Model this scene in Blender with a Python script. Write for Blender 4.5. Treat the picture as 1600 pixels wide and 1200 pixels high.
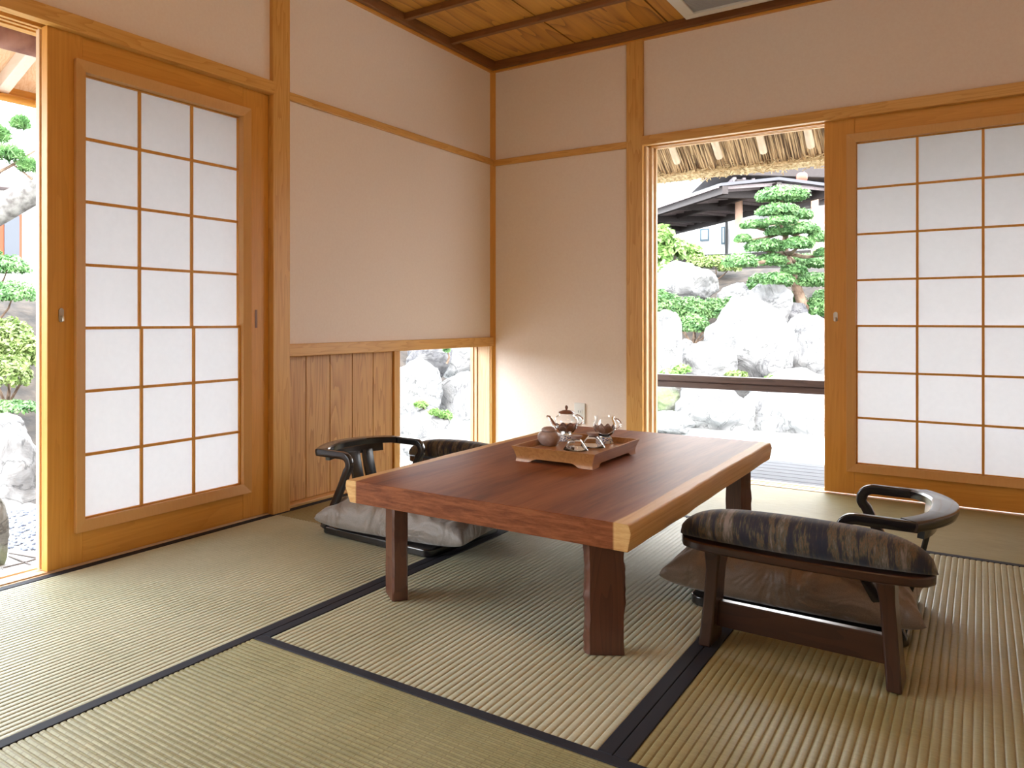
import bpy, bmesh, math, random
import numpy as np
from mathutils import Vector, Matrix, noise
random.seed(7); rng = np.random.default_rng(7)
for o in list(bpy.data.objects): bpy.data.objects.remove(o)
scene = bpy.context.scene
COL = scene.collection
R = math.radians

# ------------------------------------------------------------------ camera
CAM = Vector((2.403, -4.254, 0.82))
cam = bpy.data.cameras.new('camera'); co = bpy.data.objects.new('camera', cam); COL.objects.link(co)
co.location = CAM; co.rotation_euler = (R(90), 0, R(37.265))
cam.sensor_width = 36; cam.lens = 1224.96 / 1600 * 36
cam.shift_x = 0.125; cam.shift_y = -0.0619
cam.clip_end = 300
scene.camera = co

# ------------------------------------------------------------------ world, sun, exposure
w = bpy.data.worlds.new('sky'); scene.world = w; w.use_nodes = True
nt = w.node_tree; nt.nodes.clear()
tc = nt.nodes.new('ShaderNodeTexCoord'); ns = nt.nodes.new('ShaderNodeTexNoise'); ns.inputs['Scale'].default_value = 1.4
ns.inputs['Detail'].default_value = 4
rp = nt.nodes.new('ShaderNodeValToRGB'); rp.color_ramp.elements[0].color = (.80, .90, 1, 1); rp.color_ramp.elements[1].color = (1, 1, 1, 1)
rp.color_ramp.elements[0].position = .35; rp.color_ramp.elements[1].position = .6
bg = nt.nodes.new('ShaderNodeBackground'); bg.inputs['Strength'].default_value = 8.2
wo = nt.nodes.new('ShaderNodeOutputWorld')
nt.links.new(tc.outputs['Generated'], ns.inputs['Vector']); nt.links.new(ns.outputs['Fac'], rp.inputs['Fac'])
nt.links.new(rp.outputs['Color'], bg.inputs['Color']); nt.links.new(bg.outputs[0], wo.inputs['Surface'])
sl = bpy.data.lights.new('sun', 'SUN'); sl.energy = 3.0; sl.angle = R(12); sl.color = (1, .96, .9)
so = bpy.data.objects.new('sun', sl); COL.objects.link(so); so.rotation_euler = (R(38), R(12), R(0))
scene.view_settings.view_transform = 'Standard'; scene.view_settings.look = 'None'
scene.view_settings.exposure = 0.58; scene.view_settings.gamma = 1.0
scene.view_settings.use_curve_mapping = False

def portal(loc, rot, sx, sy):
    l = bpy.data.lights.new('opening_portal', 'AREA'); l.shape = 'RECTANGLE'; l.size = sx; l.size_y = sy
    l.cycles.is_portal = True
    o = bpy.data.objects.new('opening_portal', l); COL.objects.link(o); o.location = loc; o.rotation_euler = rot
portal((-.14, -3.95, .9), (0, R(-90), 0), 1.78, 2.1)       # left doorway
portal((1.38, .14, .9), (R(-90), 0, 0), .85, 1.78)        # back doorway
portal((-.14, -.58, .36), (0, R(-90), 0), .64, .7)        # low window

# ------------------------------------------------------------------ helpers
def tag(o, label=None, cat=None, group=None, kind=None):
    if label: o['label'] = label
    if cat: o['category'] = cat
    if group: o['group'] = group
    if kind: o['kind'] = kind
    return o
def empty(name, loc, rz=0):
    o = bpy.data.objects.new(name, None); COL.objects.link(o); o.location = loc; o.rotation_euler = (0, 0, rz)
    o.empty_display_size = .05; return o
def copy_tree(o, parent=None):
    c = o.copy(); COL.objects.link(c)
    if parent: c.parent = parent
    for ch in list(o.children): copy_tree(ch, c)
    return c
def base_of(o):
    v = Vector((0, 0, 0))
    while o is not None:
        v += o.location; o = o.parent
    return v

class MB:
    """collects verts and faces in world coordinates"""
    def __init__(s): s.v = []; s.f = []
    def add(s, vs, fs):
        n = len(s.v); s.v += [tuple(p) for p in vs]; s.f += [tuple(i + n for i in f) for f in fs]; return s
    def box(s, x0, x1, y0, y1, z0, z1):
        vs = [(x, y, z) for z in (z0, z1) for y in (y0, y1) for x in (x0, x1)]
        return s.add(vs, [(0, 2, 3, 1), (4, 5, 7, 6), (0, 1, 5, 4), (2, 6, 7, 3), (0, 4, 6, 2), (1, 3, 7, 5)])
    def prism(s, poly, axis, a0, a1):
        # poly in the two other axes (cyclic order), swept along axis
        n = len(poly); vs = []
        for a in (a0, a1):
            for p, q in poly:
                vs.append({'x': (a, p, q), 'y': (p, a, q), 'z': (p, q, a)}[axis])
        fs = [tuple(range(n)), tuple(range(2 * n - 1, n - 1, -1))]
        fs += [(i, i + n, (i + 1) % n + n, (i + 1) % n) for i in range(n)]
        return s.add(vs, fs)
    def bar(s, p, q, w, h, up=(0, 0, 1)):
        p = Vector(p); q = Vector(q); d = (q - p).normalized(); u = Vector(up)
        sd = d.cross(u).normalized(); u = sd.cross(d)
        vs = [c + sd * a * w / 2 + u * b * h / 2 for c in (p, q) for a, b in ((-1, -1), (1, -1), (1, 1), (-1, 1))]
        return s.add(vs, [(0, 1, 2, 3), (7, 6, 5, 4), (0, 4, 5, 1), (1, 5, 6, 2), (2, 6, 7, 3), (3, 7, 4, 0)])
    def sweep(s, path, sec, up=(0, 0, 1), cap=True, scale=None):
        path = [Vector(p) for p in path]; n = len(path); m = len(sec); vs = []
        for i, p in enumerate(path):
            d = (path[min(i + 1, n - 1)] - path[max(i - 1, 0)]).normalized()
            sd = d.cross(Vector(up))
            sd = sd.normalized() if sd.length > 1e-4 else Vector((1, 0, 0)); u = sd.cross(d)
            k = scale[i] if scale else 1
            vs += [p + sd * a * k + u * b * k for a, b in sec]
        fs = [(i * m + j, i * m + (j + 1) % m, (i + 1) * m + (j + 1) % m, (i + 1) * m + j) for i in range(n - 1) for j in range(m)]
        if cap: fs += [tuple(range(m - 1, -1, -1)), tuple((n - 1) * m + j for j in range(m))]
        return s.add(vs, fs)
    def tube(s, path, r, m=12, up=(0, 0, 1), scale=None):
        return s.sweep(path, [(r * math.cos(2 * math.pi * j / m), r * math.sin(2 * math.pi * j / m)) for j in range(m)], up, True, scale)
    def lathe(s, prof, c=(0, 0, 0), m=40):
        vs = []; n = len(prof)
        for r, z in prof:
            vs += [(c[0] + r * math.cos(2 * math.pi * j / m), c[1] + r * math.sin(2 * math.pi * j / m), c[2] + z) for j in range(m)]
        fs = [(i * m + j, i * m + (j + 1) % m, (i + 1) * m + (j + 1) % m, (i + 1) * m + j) for i in range(n - 1) for j in range(m)]
        return s.add(vs, fs)
    def rot(s, a, c=(0, 0)):
        ca, sa = math.cos(a), math.sin(a)
        s.v = [(c[0] + (x - c[0]) * ca - (y - c[1]) * sa, c[1] + (x - c[0]) * sa + (y - c[1]) * ca, z) for x, y, z in s.v]; return s
    def build(s, name, mat, parent=None, smooth=None, bevel=0, seg=2, solid=0, sub=0):
        me = bpy.data.meshes.new(name)
        if parent is not None: off = base_of(parent)
        else:
            a = np.array(s.v); off = Vector(((a[:, 0].min() + a[:, 0].max()) / 2, (a[:, 1].min() + a[:, 1].max()) / 2, a[:, 2].min()))
        me.from_pydata([(x - off[0], y - off[1], z - off[2]) for x, y, z in s.v], [], s.f)
        bm = bmesh.new(); bm.from_mesh(me)
        bmesh.ops.remove_doubles(bm, verts=bm.verts, dist=1e-6)
        bmesh.ops.recalc_face_normals(bm, faces=bm.faces); bm.to_mesh(me); bm.free()
        me.materials.append(mat)
        o = bpy.data.objects.new(name, me); COL.objects.link(o)
        if parent is not None: o.parent = parent
        else: o.location = off
        if solid:
            md = o.modifiers.new('solid', 'SOLIDIFY'); md.thickness = solid; md.offset = 0
        if bevel:
            md = o.modifiers.new('bevel', 'BEVEL'); md.width = bevel; md.segments = seg; md.limit_method = 'ANGLE'; md.angle_limit = R(35)
        if sub:
            md = o.modifiers.new('sub', 'SUBSURF'); md.levels = sub; md.render_levels = sub
        if smooth is not None:
            me.shade_smooth()
            if smooth < 180: me.set_sharp_from_angle(angle=R(smooth))
        return o

# ------------------------------------------------------------------ materials
def newmat(name):
    m = bpy.data.materials.new(name); m.use_nodes = True
    n = m.node_tree; b = n.nodes['Principled BSDF']; return m, n, b
def N(n, t, **kw):
    x = n.nodes.new(t)
    for k, v in kw.items():
        if k in x.inputs: x.inputs[k].default_value = v
        else: setattr(x, k, v)
    return x
def L(n, a, b): n.links.new(a, b)
def coords(n, scale=(1, 1, 1), rot=(0, 0, 0)):
    tc = N(n, 'ShaderNodeTexCoord'); mp = N(n, 'ShaderNodeMapping'); mp.inputs['Scale'].default_value = scale
    mp.inputs['Rotation'].default_value = rot
    L(n, tc.outputs['Object'], mp.inputs['Vector']); return tc, mp
def ramp(n, fac, stops):
    r = N(n, 'ShaderNodeValToRGB'); e = r.color_ramp.elements
    e[0].position = stops[0][0]; e[0].color = (*stops[0][1], 1); e[1].position = stops[-1][0]; e[1].color = (*stops[-1][1], 1)
    for p, c in stops[1:-1]:
        x = e.new(p); x.color = (*c, 1)
    L(n, fac, r.inputs['Fac']); return r
def bump(n, b, h, strength, dist=.002):
    bp = N(n, 'ShaderNodeBump'); bp.inputs['Strength'].default_value = strength; bp.inputs['Distance'].default_value = dist
    L(n, h, bp.inputs['Height']); L(n, bp.outputs[0], b.inputs['Normal']); return bp
def simple(name, c, rough=.5, metal=0, **kw):
    m, n, b = newmat(name); b.inputs['Base Color'].default_value = (*c, 1); b.inputs['Roughness'].default_value = rough
    b.inputs['Metallic'].default_value = metal
    for k, v in kw.items(): b.inputs[k].default_value = v
    return m
def mottled(name, c1, c2, scale=6, rough=.8, bs=.3, bd=.002, detail=6, lo=.35, hi=.65):
    m, n, b = newmat(name); tc, mp = coords(n)
    t = N(n, 'ShaderNodeTexNoise', Scale=scale, Detail=detail); L(n, mp.outputs[0], t.inputs['Vector'])
    r = ramp(n, t.outputs['Fac'], [(lo, c1), (hi, c2)]); L(n, r.outputs[0], b.inputs['Base Color'])
    b.inputs['Roughness'].default_value = rough
    if bs: bump(n, b, t.outputs['Fac'], bs, bd)
    return m
def wood(name, c1, c2, axis='z', rough=.45, plank=None, rings=.5, scale=1.0, gloss_coat=0, cdark=None):
    """grain stretched along axis; plank = (axis, width): every plank of that width has its own grain"""
    m, n, b = newmat(name); tc = N(n, 'ShaderNodeTexCoord'); src = tc.outputs['Object']
    if plank:
        sp = N(n, 'ShaderNodeSeparateXYZ'); L(n, src, sp.inputs[0])
        dv = N(n, 'ShaderNodeMath', operation='DIVIDE'); dv.inputs[1].default_value = plank[1]; L(n, sp.outputs[plank[0].upper()], dv.inputs[0])
        fl = N(n, 'ShaderNodeMath', operation='FLOOR'); L(n, dv.outputs[0], fl.inputs[0])
        mu = N(n, 'ShaderNodeMath', operation='MULTIPLY'); mu.inputs[1].default_value = 3.73; L(n, fl.outputs[0], mu.inputs[0])
        cb = N(n, 'ShaderNodeCombineXYZ')
        for k in 'XYZ': L(n, mu.outputs[0], cb.inputs[k])
        ad = N(n, 'ShaderNodeVectorMath', operation='ADD'); L(n, src, ad.inputs[0]); L(n, cb.outputs[0], ad.inputs[1]); src = ad.outputs[0]
    i = 'xyz'.index(axis)
    def mapped(s, k):
        mp = N(n, 'ShaderNodeMapping'); sc = [s] * 3; sc[i] = s * k; mp.inputs['Scale'].default_value = sc; L(n, src, mp.inputs['Vector']); return mp
    a = mapped(scale, .09)
    t1 = N(n, 'ShaderNodeTexNoise', Scale=7, Detail=3, Distortion=.3); L(n, a.outputs[0], t1.inputs['Vector'])
    # ring lines: bands of the smooth noise field give cathedral shapes
    mm = N(n, 'ShaderNodeMath', operation='MULTIPLY'); mm.inputs[1].default_value = 16; L(n, t1.outputs['Fac'], mm.inputs[0])
    fr = N(n, 'ShaderNodeMath', operation='FRACT'); L(n, mm.outputs[0], fr.inputs[0])
    pw = N(n, 'ShaderNodeMath', operation='POWER'); pw.inputs[1].default_value = 2.5; L(n, fr.outputs[0], pw.inputs[0])
    f = mapped(scale, .02)
    t2 = N(n, 'ShaderNodeTexNoise', Scale=120, Detail=4); L(n, f.outputs[0], t2.inputs['Vector'])
    m1 = N(n, 'ShaderNodeMath', operation='MULTIPLY'); m1.inputs[1].default_value = rings; L(n, pw.outputs[0], m1.inputs[0])
    ad2 = N(n, 'ShaderNodeMath', operation='MULTIPLY_ADD'); ad2.inputs[1].default_value = .7; L(n, t2.outputs['Fac'], ad2.inputs[0]); L(n, m1.outputs[0], ad2.inputs[2])
    stops = [(.2, c1), (.8, c2)] if not cdark else [(.2, c1), (.62, c2), (1.0, cdark)]
    r = ramp(n, ad2.outputs[0], stops); L(n, r.outputs[0], b.inputs['Base Color'])
    b.inputs['Roughness'].default_value = rough
    if gloss_coat: b.inputs['Coat Weight'].default_value = gloss_coat; b.inputs['Coat Roughness'].default_value = .25
    bump(n, b, ad2.outputs[0], .12, .001)
    return m

M = {}
HC1, HC2 = (.70, .325, .050), (.57, .235, .026)
for ax in 'xyz':
    M['hinoki_' + ax] = wood('amber_cedar_' + ax, HC1, HC2, ax, rings=.22)
    M['pillar_' + ax] = wood('cedar_trim_' + ax, (.74, .41, .115), (.60, .29, .06), ax, rings=.45, scale=1.3)
    M['pale_' + ax] = wood('pale_cedar_' + ax, (.80, .58, .36), (.66, .42, .22), ax, rings=.3)
    M['darkwood_' + ax] = wood('brown_ceiling_trim_' + ax, (.25, .10, .028), (.16, .058, .014), ax, rings=.3)
    M['rosewood_' + ax] = wood('dark_red_wood_' + ax, (.050, .017, .008), (.026, .008, .004), ax, rough=.3, rings=.4, gloss_coat=.3)
M['moulding'] = wood('plain_moulding', (.66, .35, .11), (.60, .30, .085), 'z', rings=.05)
M['plank_door'] = wood('knotty_cedar_planks', (.68, .37, .12), (.47, .21, .05), 'z', plank=('y', .1752), rings=.6, scale=1.1)
M['ceiling_board'] = wood('cedar_ceiling_boards', (.72, .36, .065), (.52, .23, .035), 'y', plank=('x', .52), rings=.42, scale=.42, cdark=(.14, .05, .012))
M['deck'] = wood('weathered_deck_boards', (.07, .07, .082), (.035, .035, .045), 'x', rough=.7, plank=('y', .105), rings=.5)
M['plaster'] = mottled('beige_plaster', (.87, .75, .66), (.85, .72, .63), scale=90, rough=.95, bs=.25, bd=.001)
M['white_plaster'] = mottled('white_garden_wall', (.85, .85, .85), (.78, .78, .8), scale=3, rough=.9, bs=0)
M['black_lacquer'] = simple('black_lacquer', (.010, .008, .009), .22, **{'Coat Weight': .6, 'Coat Roughness': .15})
M['black_cloth'] = simple('black_border_cloth', (.010, .012, .022), .75)
M['metal'] = simple('brushed_metal', (.55, .50, .42), .3, 1)
M['dark_metal'] = simple('dark_metal', (.05, .05, .05), .4, .8)
M['white_plastic'] = simple('white_plastic', (.78, .76, .72), .35)
M['soil'] = mottled('dark_soil', (.012, .009, .007), (.045, .033, .024), scale=5, rough=.95, bs=.8, bd=.03)
M['sill_wood'] = wood('pale_sill', (.80, .60, .40), (.68, .46, .27), 'y', rings=.2)
M['clay'] = mottled('speckled_brown_clay', (.42, .31, .27), (.34, .24, .21), scale=60, rough=.35, bs=.05)
M['clay_lid'] = simple('terracotta_lid', (.22, .10, .06), .3)
M['glass'] = simple('clear_glass', (1, 1, 1), .0, **{'Transmission Weight': 1.0, 'IOR': 1.45})
M['petal'] = mottled('brown_petal_glass', (.42, .25, .18), (.25, .13, .09), scale=50, rough=.3, bs=.1)
M['bark'] = mottled('pine_bark', (.10, .06, .04), (.24, .17, .12), scale=14, rough=.95, bs=1, bd=.02)
M['pale_bark'] = mottled('grey_bound_bark', (.10, .09, .085), (.30, .29, .275), scale=9, rough=.9, bs=.8, bd=.02)

# paper: translucent and diffuse
def paper():
    m, n, b = newmat('shoji_paper'); n.nodes.remove(b); out = n.nodes['Material Output']
    tc, mp = coords(n); t = N(n, 'ShaderNodeTexNoise', Scale=45, Detail=6); L(n, mp.outputs[0], t.inputs['Vector'])
    r = ramp(n, t.outputs['Fac'], [(.2, (.69, .685, .69)), (.8, (.72, .715, .72))])
    a = N(n, 'ShaderNodeBsdfTranslucent'); d = N(n, 'ShaderNodeBsdfDiffuse'); L(n, r.outputs[0], a.inputs['Color']); L(n, r.outputs[0], d.inputs['Color'])
    mx = N(n, 'ShaderNodeMixShader'); mx.inputs[0].default_value = .48; L(n, a.outputs[0], mx.inputs[1]); L(n, d.outputs[0], mx.inputs[2]); L(n, mx.outputs[0], out.inputs['Surface'])
    return m
M['paper'] = paper()
M['rafter_pale'] = wood('bleached_rafter', (.86, .76, .66), (.80, .66, .52), 'x', rings=.1)

def tatami_mat(name, c1, c2, axis, fine):
    m, n, b = newmat(name); i = 'xy'.index(axis)
    sc = [1, 1, 1]; sc[1 - i] = .06         # reeds run across the ribs
    tc, mp = coords(n, tuple(sc)); t = N(n, 'ShaderNodeTexNoise', Scale=fine, Detail=3); L(n, mp.outputs[0], t.inputs['Vector'])
    t2 = N(n, 'ShaderNodeTexNoise', Scale=3.0, Detail=4); L(n, tc.outputs['Object'], t2.inputs['Vector'])
    ad = N(n, 'ShaderNodeMath', operation='MULTIPLY_ADD'); ad.inputs[1].default_value = .55; L(n, t2.outputs['Fac'], ad.inputs[0])
    m2 = N(n, 'ShaderNodeMath', operation='MULTIPLY'); m2.inputs[1].default_value = .6; L(n, t.outputs['Fac'], m2.inputs[0]); L(n, m2.outputs[0], ad.inputs[2])
    r = ramp(n, ad.outputs[0], [(.4, c1), (.75, c2)]); L(n, r.outputs[0], b.inputs['Base Color'])
    b.inputs['Roughness'].default_value = .5; b.inputs['Specular IOR Level'].default_value = .5
    bump(n, b, t.outputs['Fac'], .35, .001)
    if axis == 'x':
        bk = N(n, 'ShaderNodeTexBrick'); bk.inputs['Scale'].default_value = 1; bk.inputs['Brick Width'].default_value = .034; bk.inputs['Row Height'].default_value = .0075
        bk.inputs['Mortar Size'].default_value = .0012; bk.inputs['Color1'].default_value = (1, 1, 1, 1); bk.inputs['Color2'].default_value = (.82, .82, .8, 1); bk.inputs['Mortar'].default_value = (.62, .58, .5, 1)
        L(n, tc.outputs['Object'], bk.inputs['Vector'])
        mx = N(n, 'ShaderNodeMix', data_type='RGBA', blend_type='MULTIPLY'); mx.inputs['Factor'].default_value = 1; L(n, r.outputs[0], mx.inputs['A']); L(n, bk.outputs['Color'], mx.inputs['B'])
        L(n, mx.outputs['Result'], b.inputs['Base Color'])
    return m
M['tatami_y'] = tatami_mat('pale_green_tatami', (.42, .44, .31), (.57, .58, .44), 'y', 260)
M['tatami_y2'] = tatami_mat('light_tinted_tatami', (.27, .24, .105), (.38, .335, .165), 'y', 260)  # browner tint: light and reed sheen put into the mat colour
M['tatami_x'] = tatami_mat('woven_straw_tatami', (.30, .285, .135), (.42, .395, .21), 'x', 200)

def fabric_stripes():
    m, n, b = newmat('woven_ikat_stripes')
    tc, mp = coords(n, (1, .07, .12)); t = N(n, 'ShaderNodeTexNoise', Scale=38, Detail=6, Roughness=.7); L(n, mp.outputs[0], t.inputs['Vector'])
    tc2, mp2 = coords(n, (1, .25, .25)); t2 = N(n, 'ShaderNodeTexNoise', Scale=220, Detail=2); L(n, mp2.outputs[0], t2.inputs['Vector'])
    ad = N(n, 'ShaderNodeMath', operation='MULTIPLY_ADD'); ad.inputs[1].default_value = .22; L(n, t2.outputs['Fac'], ad.inputs[0]); L(n, t.outputs['Fac'], ad.inputs[2])
    r = ramp(n, ad.outputs[0], [(.50, (.010, .012, .026)), (.57, (.028, .020, .026)), (.61, (.060, .056, .034)), (.64, (.15, .085, .042)), (.67, (.065, .062, .038)), (.76, (.22, .17, .145))])
    L(n, r.outputs[0], b.inputs['Base Color']); b.inputs['Roughness'].default_value = .85; b.inputs['Sheen Weight'].default_value = .2
    bump(n, b, t2.outputs['Fac'], .4, .001); return m
M['ikat'] = fabric_stripes()
def cushion_mat(name, c1, c2):
    m, n, b = newmat(name); tc, mp = coords(n); t = N(n, 'ShaderNodeTexNoise', Scale=7, Detail=3, Distortion=1.0); L(n, mp.outputs[0], t.inputs['Vector'])
    t2 = N(n, 'ShaderNodeTexNoise', Scale=420, Detail=1); L(n, mp.outputs[0], t2.inputs['Vector'])
    r = ramp(n, t2.outputs['Fac'], [(.3, c1), (.7, c2)]); L(n, r.outputs[0], b.inputs['Base Color'])
    b.inputs['Roughness'].default_value = .5; b.inputs['Sheen Weight'].default_value = .4; bump(n, b, t.outputs['Fac'], .8, .04); return m
M['cushion_grey'] = cushion_mat('taupe_satin', (.22, .19, .165), (.28, .24, .21))
M['cushion_brown'] = cushion_mat('brown_satin', (.135, .085, .052), (.18, .12, .075))

def slab_top():
    """table top: reddish heart wood, pale sapwood along the two long edges (object x)"""
    m, n, b = newmat('walnut_slab'); tc = N(n, 'ShaderNodeTexCoord')
    mp = N(n, 'ShaderNodeMapping'); mp.inputs['Scale'].default_value = (1, .07, 7); L(n, tc.outputs['Object'], mp.inputs['Vector'])
    t = N(n, 'ShaderNodeTexNoise', Scale=14, Detail=6, Distortion=.6); L(n, mp.outputs[0], t.inputs['Vector'])
    t3 = N(n, 'ShaderNodeTexNoise', Scale=120, Detail=3); L(n, mp.outputs[0], t3.inputs['Vector'])
    mx0 = N(n, 'ShaderNodeMath', operation='MULTIPLY_ADD'); mx0.inputs[1].default_value = .35; L(n, t3.outputs['Fac'], mx0.inputs[0]); L(n, t.outputs['Fac'], mx0.inputs[2])
    heart = ramp(n, mx0.outputs[0], [(.45, (.13, .034, .009)), (.62, (.20, .056, .016)), (.82, (.28, .092, .030))])
    sap = ramp(n, mx0.outputs[0], [(.45, (.52, .26, .085)), (.82, (.70, .44, .18))])
    sp = N(n, 'ShaderNodeSeparateXYZ'); L(n, tc.outputs['Object'], sp.inputs[0])
    ab = N(n, 'ShaderNodeMath', operation='ABSOLUTE'); L(n, sp.outputs['X'], ab.inputs[0])
    tn = N(n, 'ShaderNodeTexNoise', Scale=2.2, Detail=3); mp4 = N(n, 'ShaderNodeMapping'); mp4.inputs['Scale'].default_value = (0, 1, 0); L(n, tc.outputs['Object'], mp4.inputs['Vector']); L(n, mp4.outputs[0], tn.inputs['Vector'])
    ad = N(n, 'ShaderNodeMath', operation='MULTIPLY_ADD'); ad.inputs[1].default_value = .03; L(n, tn.outputs['Fac'], ad.inputs[0]); L(n, ab.outputs[0], ad.inputs[2])
    st = N(n, 'ShaderNodeMapRange'); st.inputs['From Min'].default_value = .409; st.inputs['From Max'].default_value = .414; L(n, ad.outputs[0], st.inputs['Value'])
    mx = N(n, 'ShaderNodeMix', data_type='RGBA'); L(n, st.outputs[0], mx.inputs['Factor']); L(n, heart.outputs[0], mx.inputs['A']); L(n, sap.outputs[0], mx.inputs['B'])
    L(n, mx.outputs['Result'], b.inputs['Base Color']); b.inputs['Roughness'].default_value = .48; b.inputs['Specular IOR Level'].default_value = .2
    b.inputs['Coat Weight'].default_value = .0
    bump(n, b, t3.outputs['Fac'], .06, .001); return m
M['slab'] = slab_top()

def rock_mat(name, c_lo, c_hi, moss=0):
    m, n, b = newmat(name); tc, mp = coords(n)
    t = N(n, 'ShaderNodeTexNoise', Scale=3.2, Detail=9, Roughness=.65, Distortion=.7); L(n, mp.outputs[0], t.inputs['Vector'])
    v = N(n, 'ShaderNodeTexNoise', Scale=2.3, Detail=6, Distortion=2.2); L(n, mp.outputs[0], v.inputs['Vector'])
    sb = N(n, 'ShaderNodeMath', operation='SUBTRACT'); sb.inputs[1].default_value = .5; L(n, v.outputs['Fac'], sb.inputs[0])
    ab = N(n, 'ShaderNodeMath', operation='ABSOLUTE'); L(n, sb.outputs[0], ab.inputs[0])
    cr = N(n, 'ShaderNodeMapRange'); cr.inputs['From Min'].default_value = 0; cr.inputs['From Max'].default_value = .022; cr.inputs['To Min'].default_value = .25; L(n, ab.outputs[0], cr.inputs['Value'])
    r = ramp(n, t.outputs['Fac'], [(.30, c_lo), (.50, tuple((a + d) / 2 for a, d in zip(c_lo, c_hi))), (.62, c_hi)])
    mx = N(n, 'ShaderNodeMix', data_type='RGBA'); mx.inputs['A'].default_value = (*[c * .45 for c in c_lo], 1); L(n, cr.outputs[0], mx.inputs['Factor']); L(n, r.outputs[0], mx.inputs['B'])
    res = mx.outputs['Result']
    if moss:
        tm = N(n, 'ShaderNodeTexNoise', Scale=2.5, Detail=6); L(n, mp.outputs[0], tm.inputs['Vector'])
        mr = N(n, 'ShaderNodeMapRange'); mr.inputs['From Min'].default_value = .5; mr.inputs['From Max'].default_value = .62; mr.inputs['To Max'].default_value = moss; L(n, tm.outputs['Fac'], mr.inputs['Value'])
        m3 = N(n, 'ShaderNodeMix', data_type='RGBA'); L(n, mr.outputs[0], m3.inputs['Factor']); L(n, res, m3.inputs['A']); m3.inputs['B'].default_value = (.16, .22, .08, 1); res = m3.outputs['Result']
    L(n, res, b.inputs['Base Color']); b.inputs['Roughness'].default_value = .9
    bump(n, b, t.outputs['Fac'], .9, .05); return m
M['rock'] = rock_mat('pale_limestone', (.10, .098, .10), (.32, .315, .31))
M['rock_grey'] = rock_mat('grey_limestone', (.05, .05, .06), (.16, .155, .155))
M['rock_moss'] = rock_mat('mossy_limestone', (.08, .075, .06), (.22, .21, .19), .7)
M['paving'] = rock_mat('pale_paving', (.38, .37, .36), (.50, .49, .48))
def leaf(name, c1, c2):
    m, n, b = newmat(name); g = N(n, 'ShaderNodeTexNoise', Scale=9, Detail=3); tc = N(n, 'ShaderNodeTexCoord'); L(n, tc.outputs['Object'], g.inputs['Vector'])
    r = ramp(n, g.outputs['Fac'], [(.35, c1), (.65, c2)]); L(n, r.outputs[0], b.inputs['Base Color']); b.inputs['Roughness'].default_value = .45
    out = n.nodes['Material Output']; a = N(n, 'ShaderNodeBsdfTranslucent'); L(n, r.outputs[0], a.inputs['Color'])
    mx = N(n, 'ShaderNodeMixShader'); mx.inputs[0].default_value = .25; L(n, b.outputs[0], mx.inputs[1]); L(n, a.outputs[0], mx.inputs[2]); L(n, mx.outputs[0], out.inputs['Surface'])
    return m
M['pine_leaf'] = leaf('pine_needles', (.07, .18, .055), (.21, .38, .14))
M['azalea'] = leaf('azalea_leaves', (.05, .14, .04), (.20, .34, .12))
M['bright_leaf'] = leaf('young_bright_leaves', (.16, .30, .08), (.30, .44, .15))
M['dark_leaf'] = leaf('dark_leaves', (.03, .08, .03), (.08, .18, .06))
M['yellow_leaf'] = leaf('yellow_green_leaves', (.13, .20, .05), (.27, .34, .12))

# ------------------------------------------------------------------ room shell
T = 2.41
def struct(o): o['kind'] = 'structure'; return o
struct(MB().box(-.13, 3.85, -5.85, .13, -.12, -.052).build('floor', M['pale_x']))
wl = MB(); wl.box(-.125, .004, -1.80, 0, .715, T); wl.box(-.125, .004, -5.85, -1.90, 1.83, T); wl.box(-.125, .004, -5.85, -5.0, 0, 1.83)
wl.box(-.125, .004, -1.90, -1.80, 1.83, T)
struct(wl.build('wall_left', M['plaster']))
wb = MB(); wb.box(-.125, .855, 0, .125, -.05, T); wb.box(.855, 3.85, 0, .125, 1.82, T); wb.box(2.90, 3.85, 0, .125, -.05, 1.82)
struct(wb.build('wall_back', M['plaster']))
wr = MB(); wr.box(3.74, 3.86, -5.85, 0, -.05, T); struct(wr.build('wall_right', M['plaster']))
we = MB(); we.box(0, 3.74, -5.85, -5.73, 1.83, T); we.box(0, 3.5, -5.85, -5.73, -.05, 1.83); we.box(3.5, 3.74, -5.85, -5.73, -.05, 1.83)
struct(we.build('wall_rear', M['plaster']))
cb = MB()
x = .05
while x < 3.8:
    cb.box(x, min(x + .511, 3.8), -5.85, .0, 2.40, 2.415); x += .52
ceil = struct(cb.build('ceiling', M['ceiling_board']))
struct(MB().box(-.13, 3.86, -5.86, .13, 2.42, 2.50).build('roof_underlay', simple('dark_roof_void', (.02, .012, .008), .9)))
tn_ = [0]
def trim(mb, mat, bevel=.003):
    tn_[0] += 1; return struct(mb.build('trim_%d' % tn_[0], mat, bevel=bevel))
# ceiling cornice, dark, with a thin lighter strip under it
trim(MB().box(.0, .045, -5.7, -.0, 2.352, 2.405), M['darkwood_y'])
trim(MB().box(.045, 3.74, -.045, .0, 2.352, 2.405), M['darkwood_x'])
trim(MB().box(.0, .022, -5.7, 0, 2.342, 2.352), M['hinoki_y'], .001)
trim(MB().box(.022, 3.74, -.022, 0, 2.342, 2.352), M['hinoki_x'], .001)
y = -.53
while y > -5.6:
    trim(MB().box(.045, 3.74, y - .016, y + .016, 2.368, 2.402), M['darkwood_x']); y -= .44
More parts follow.
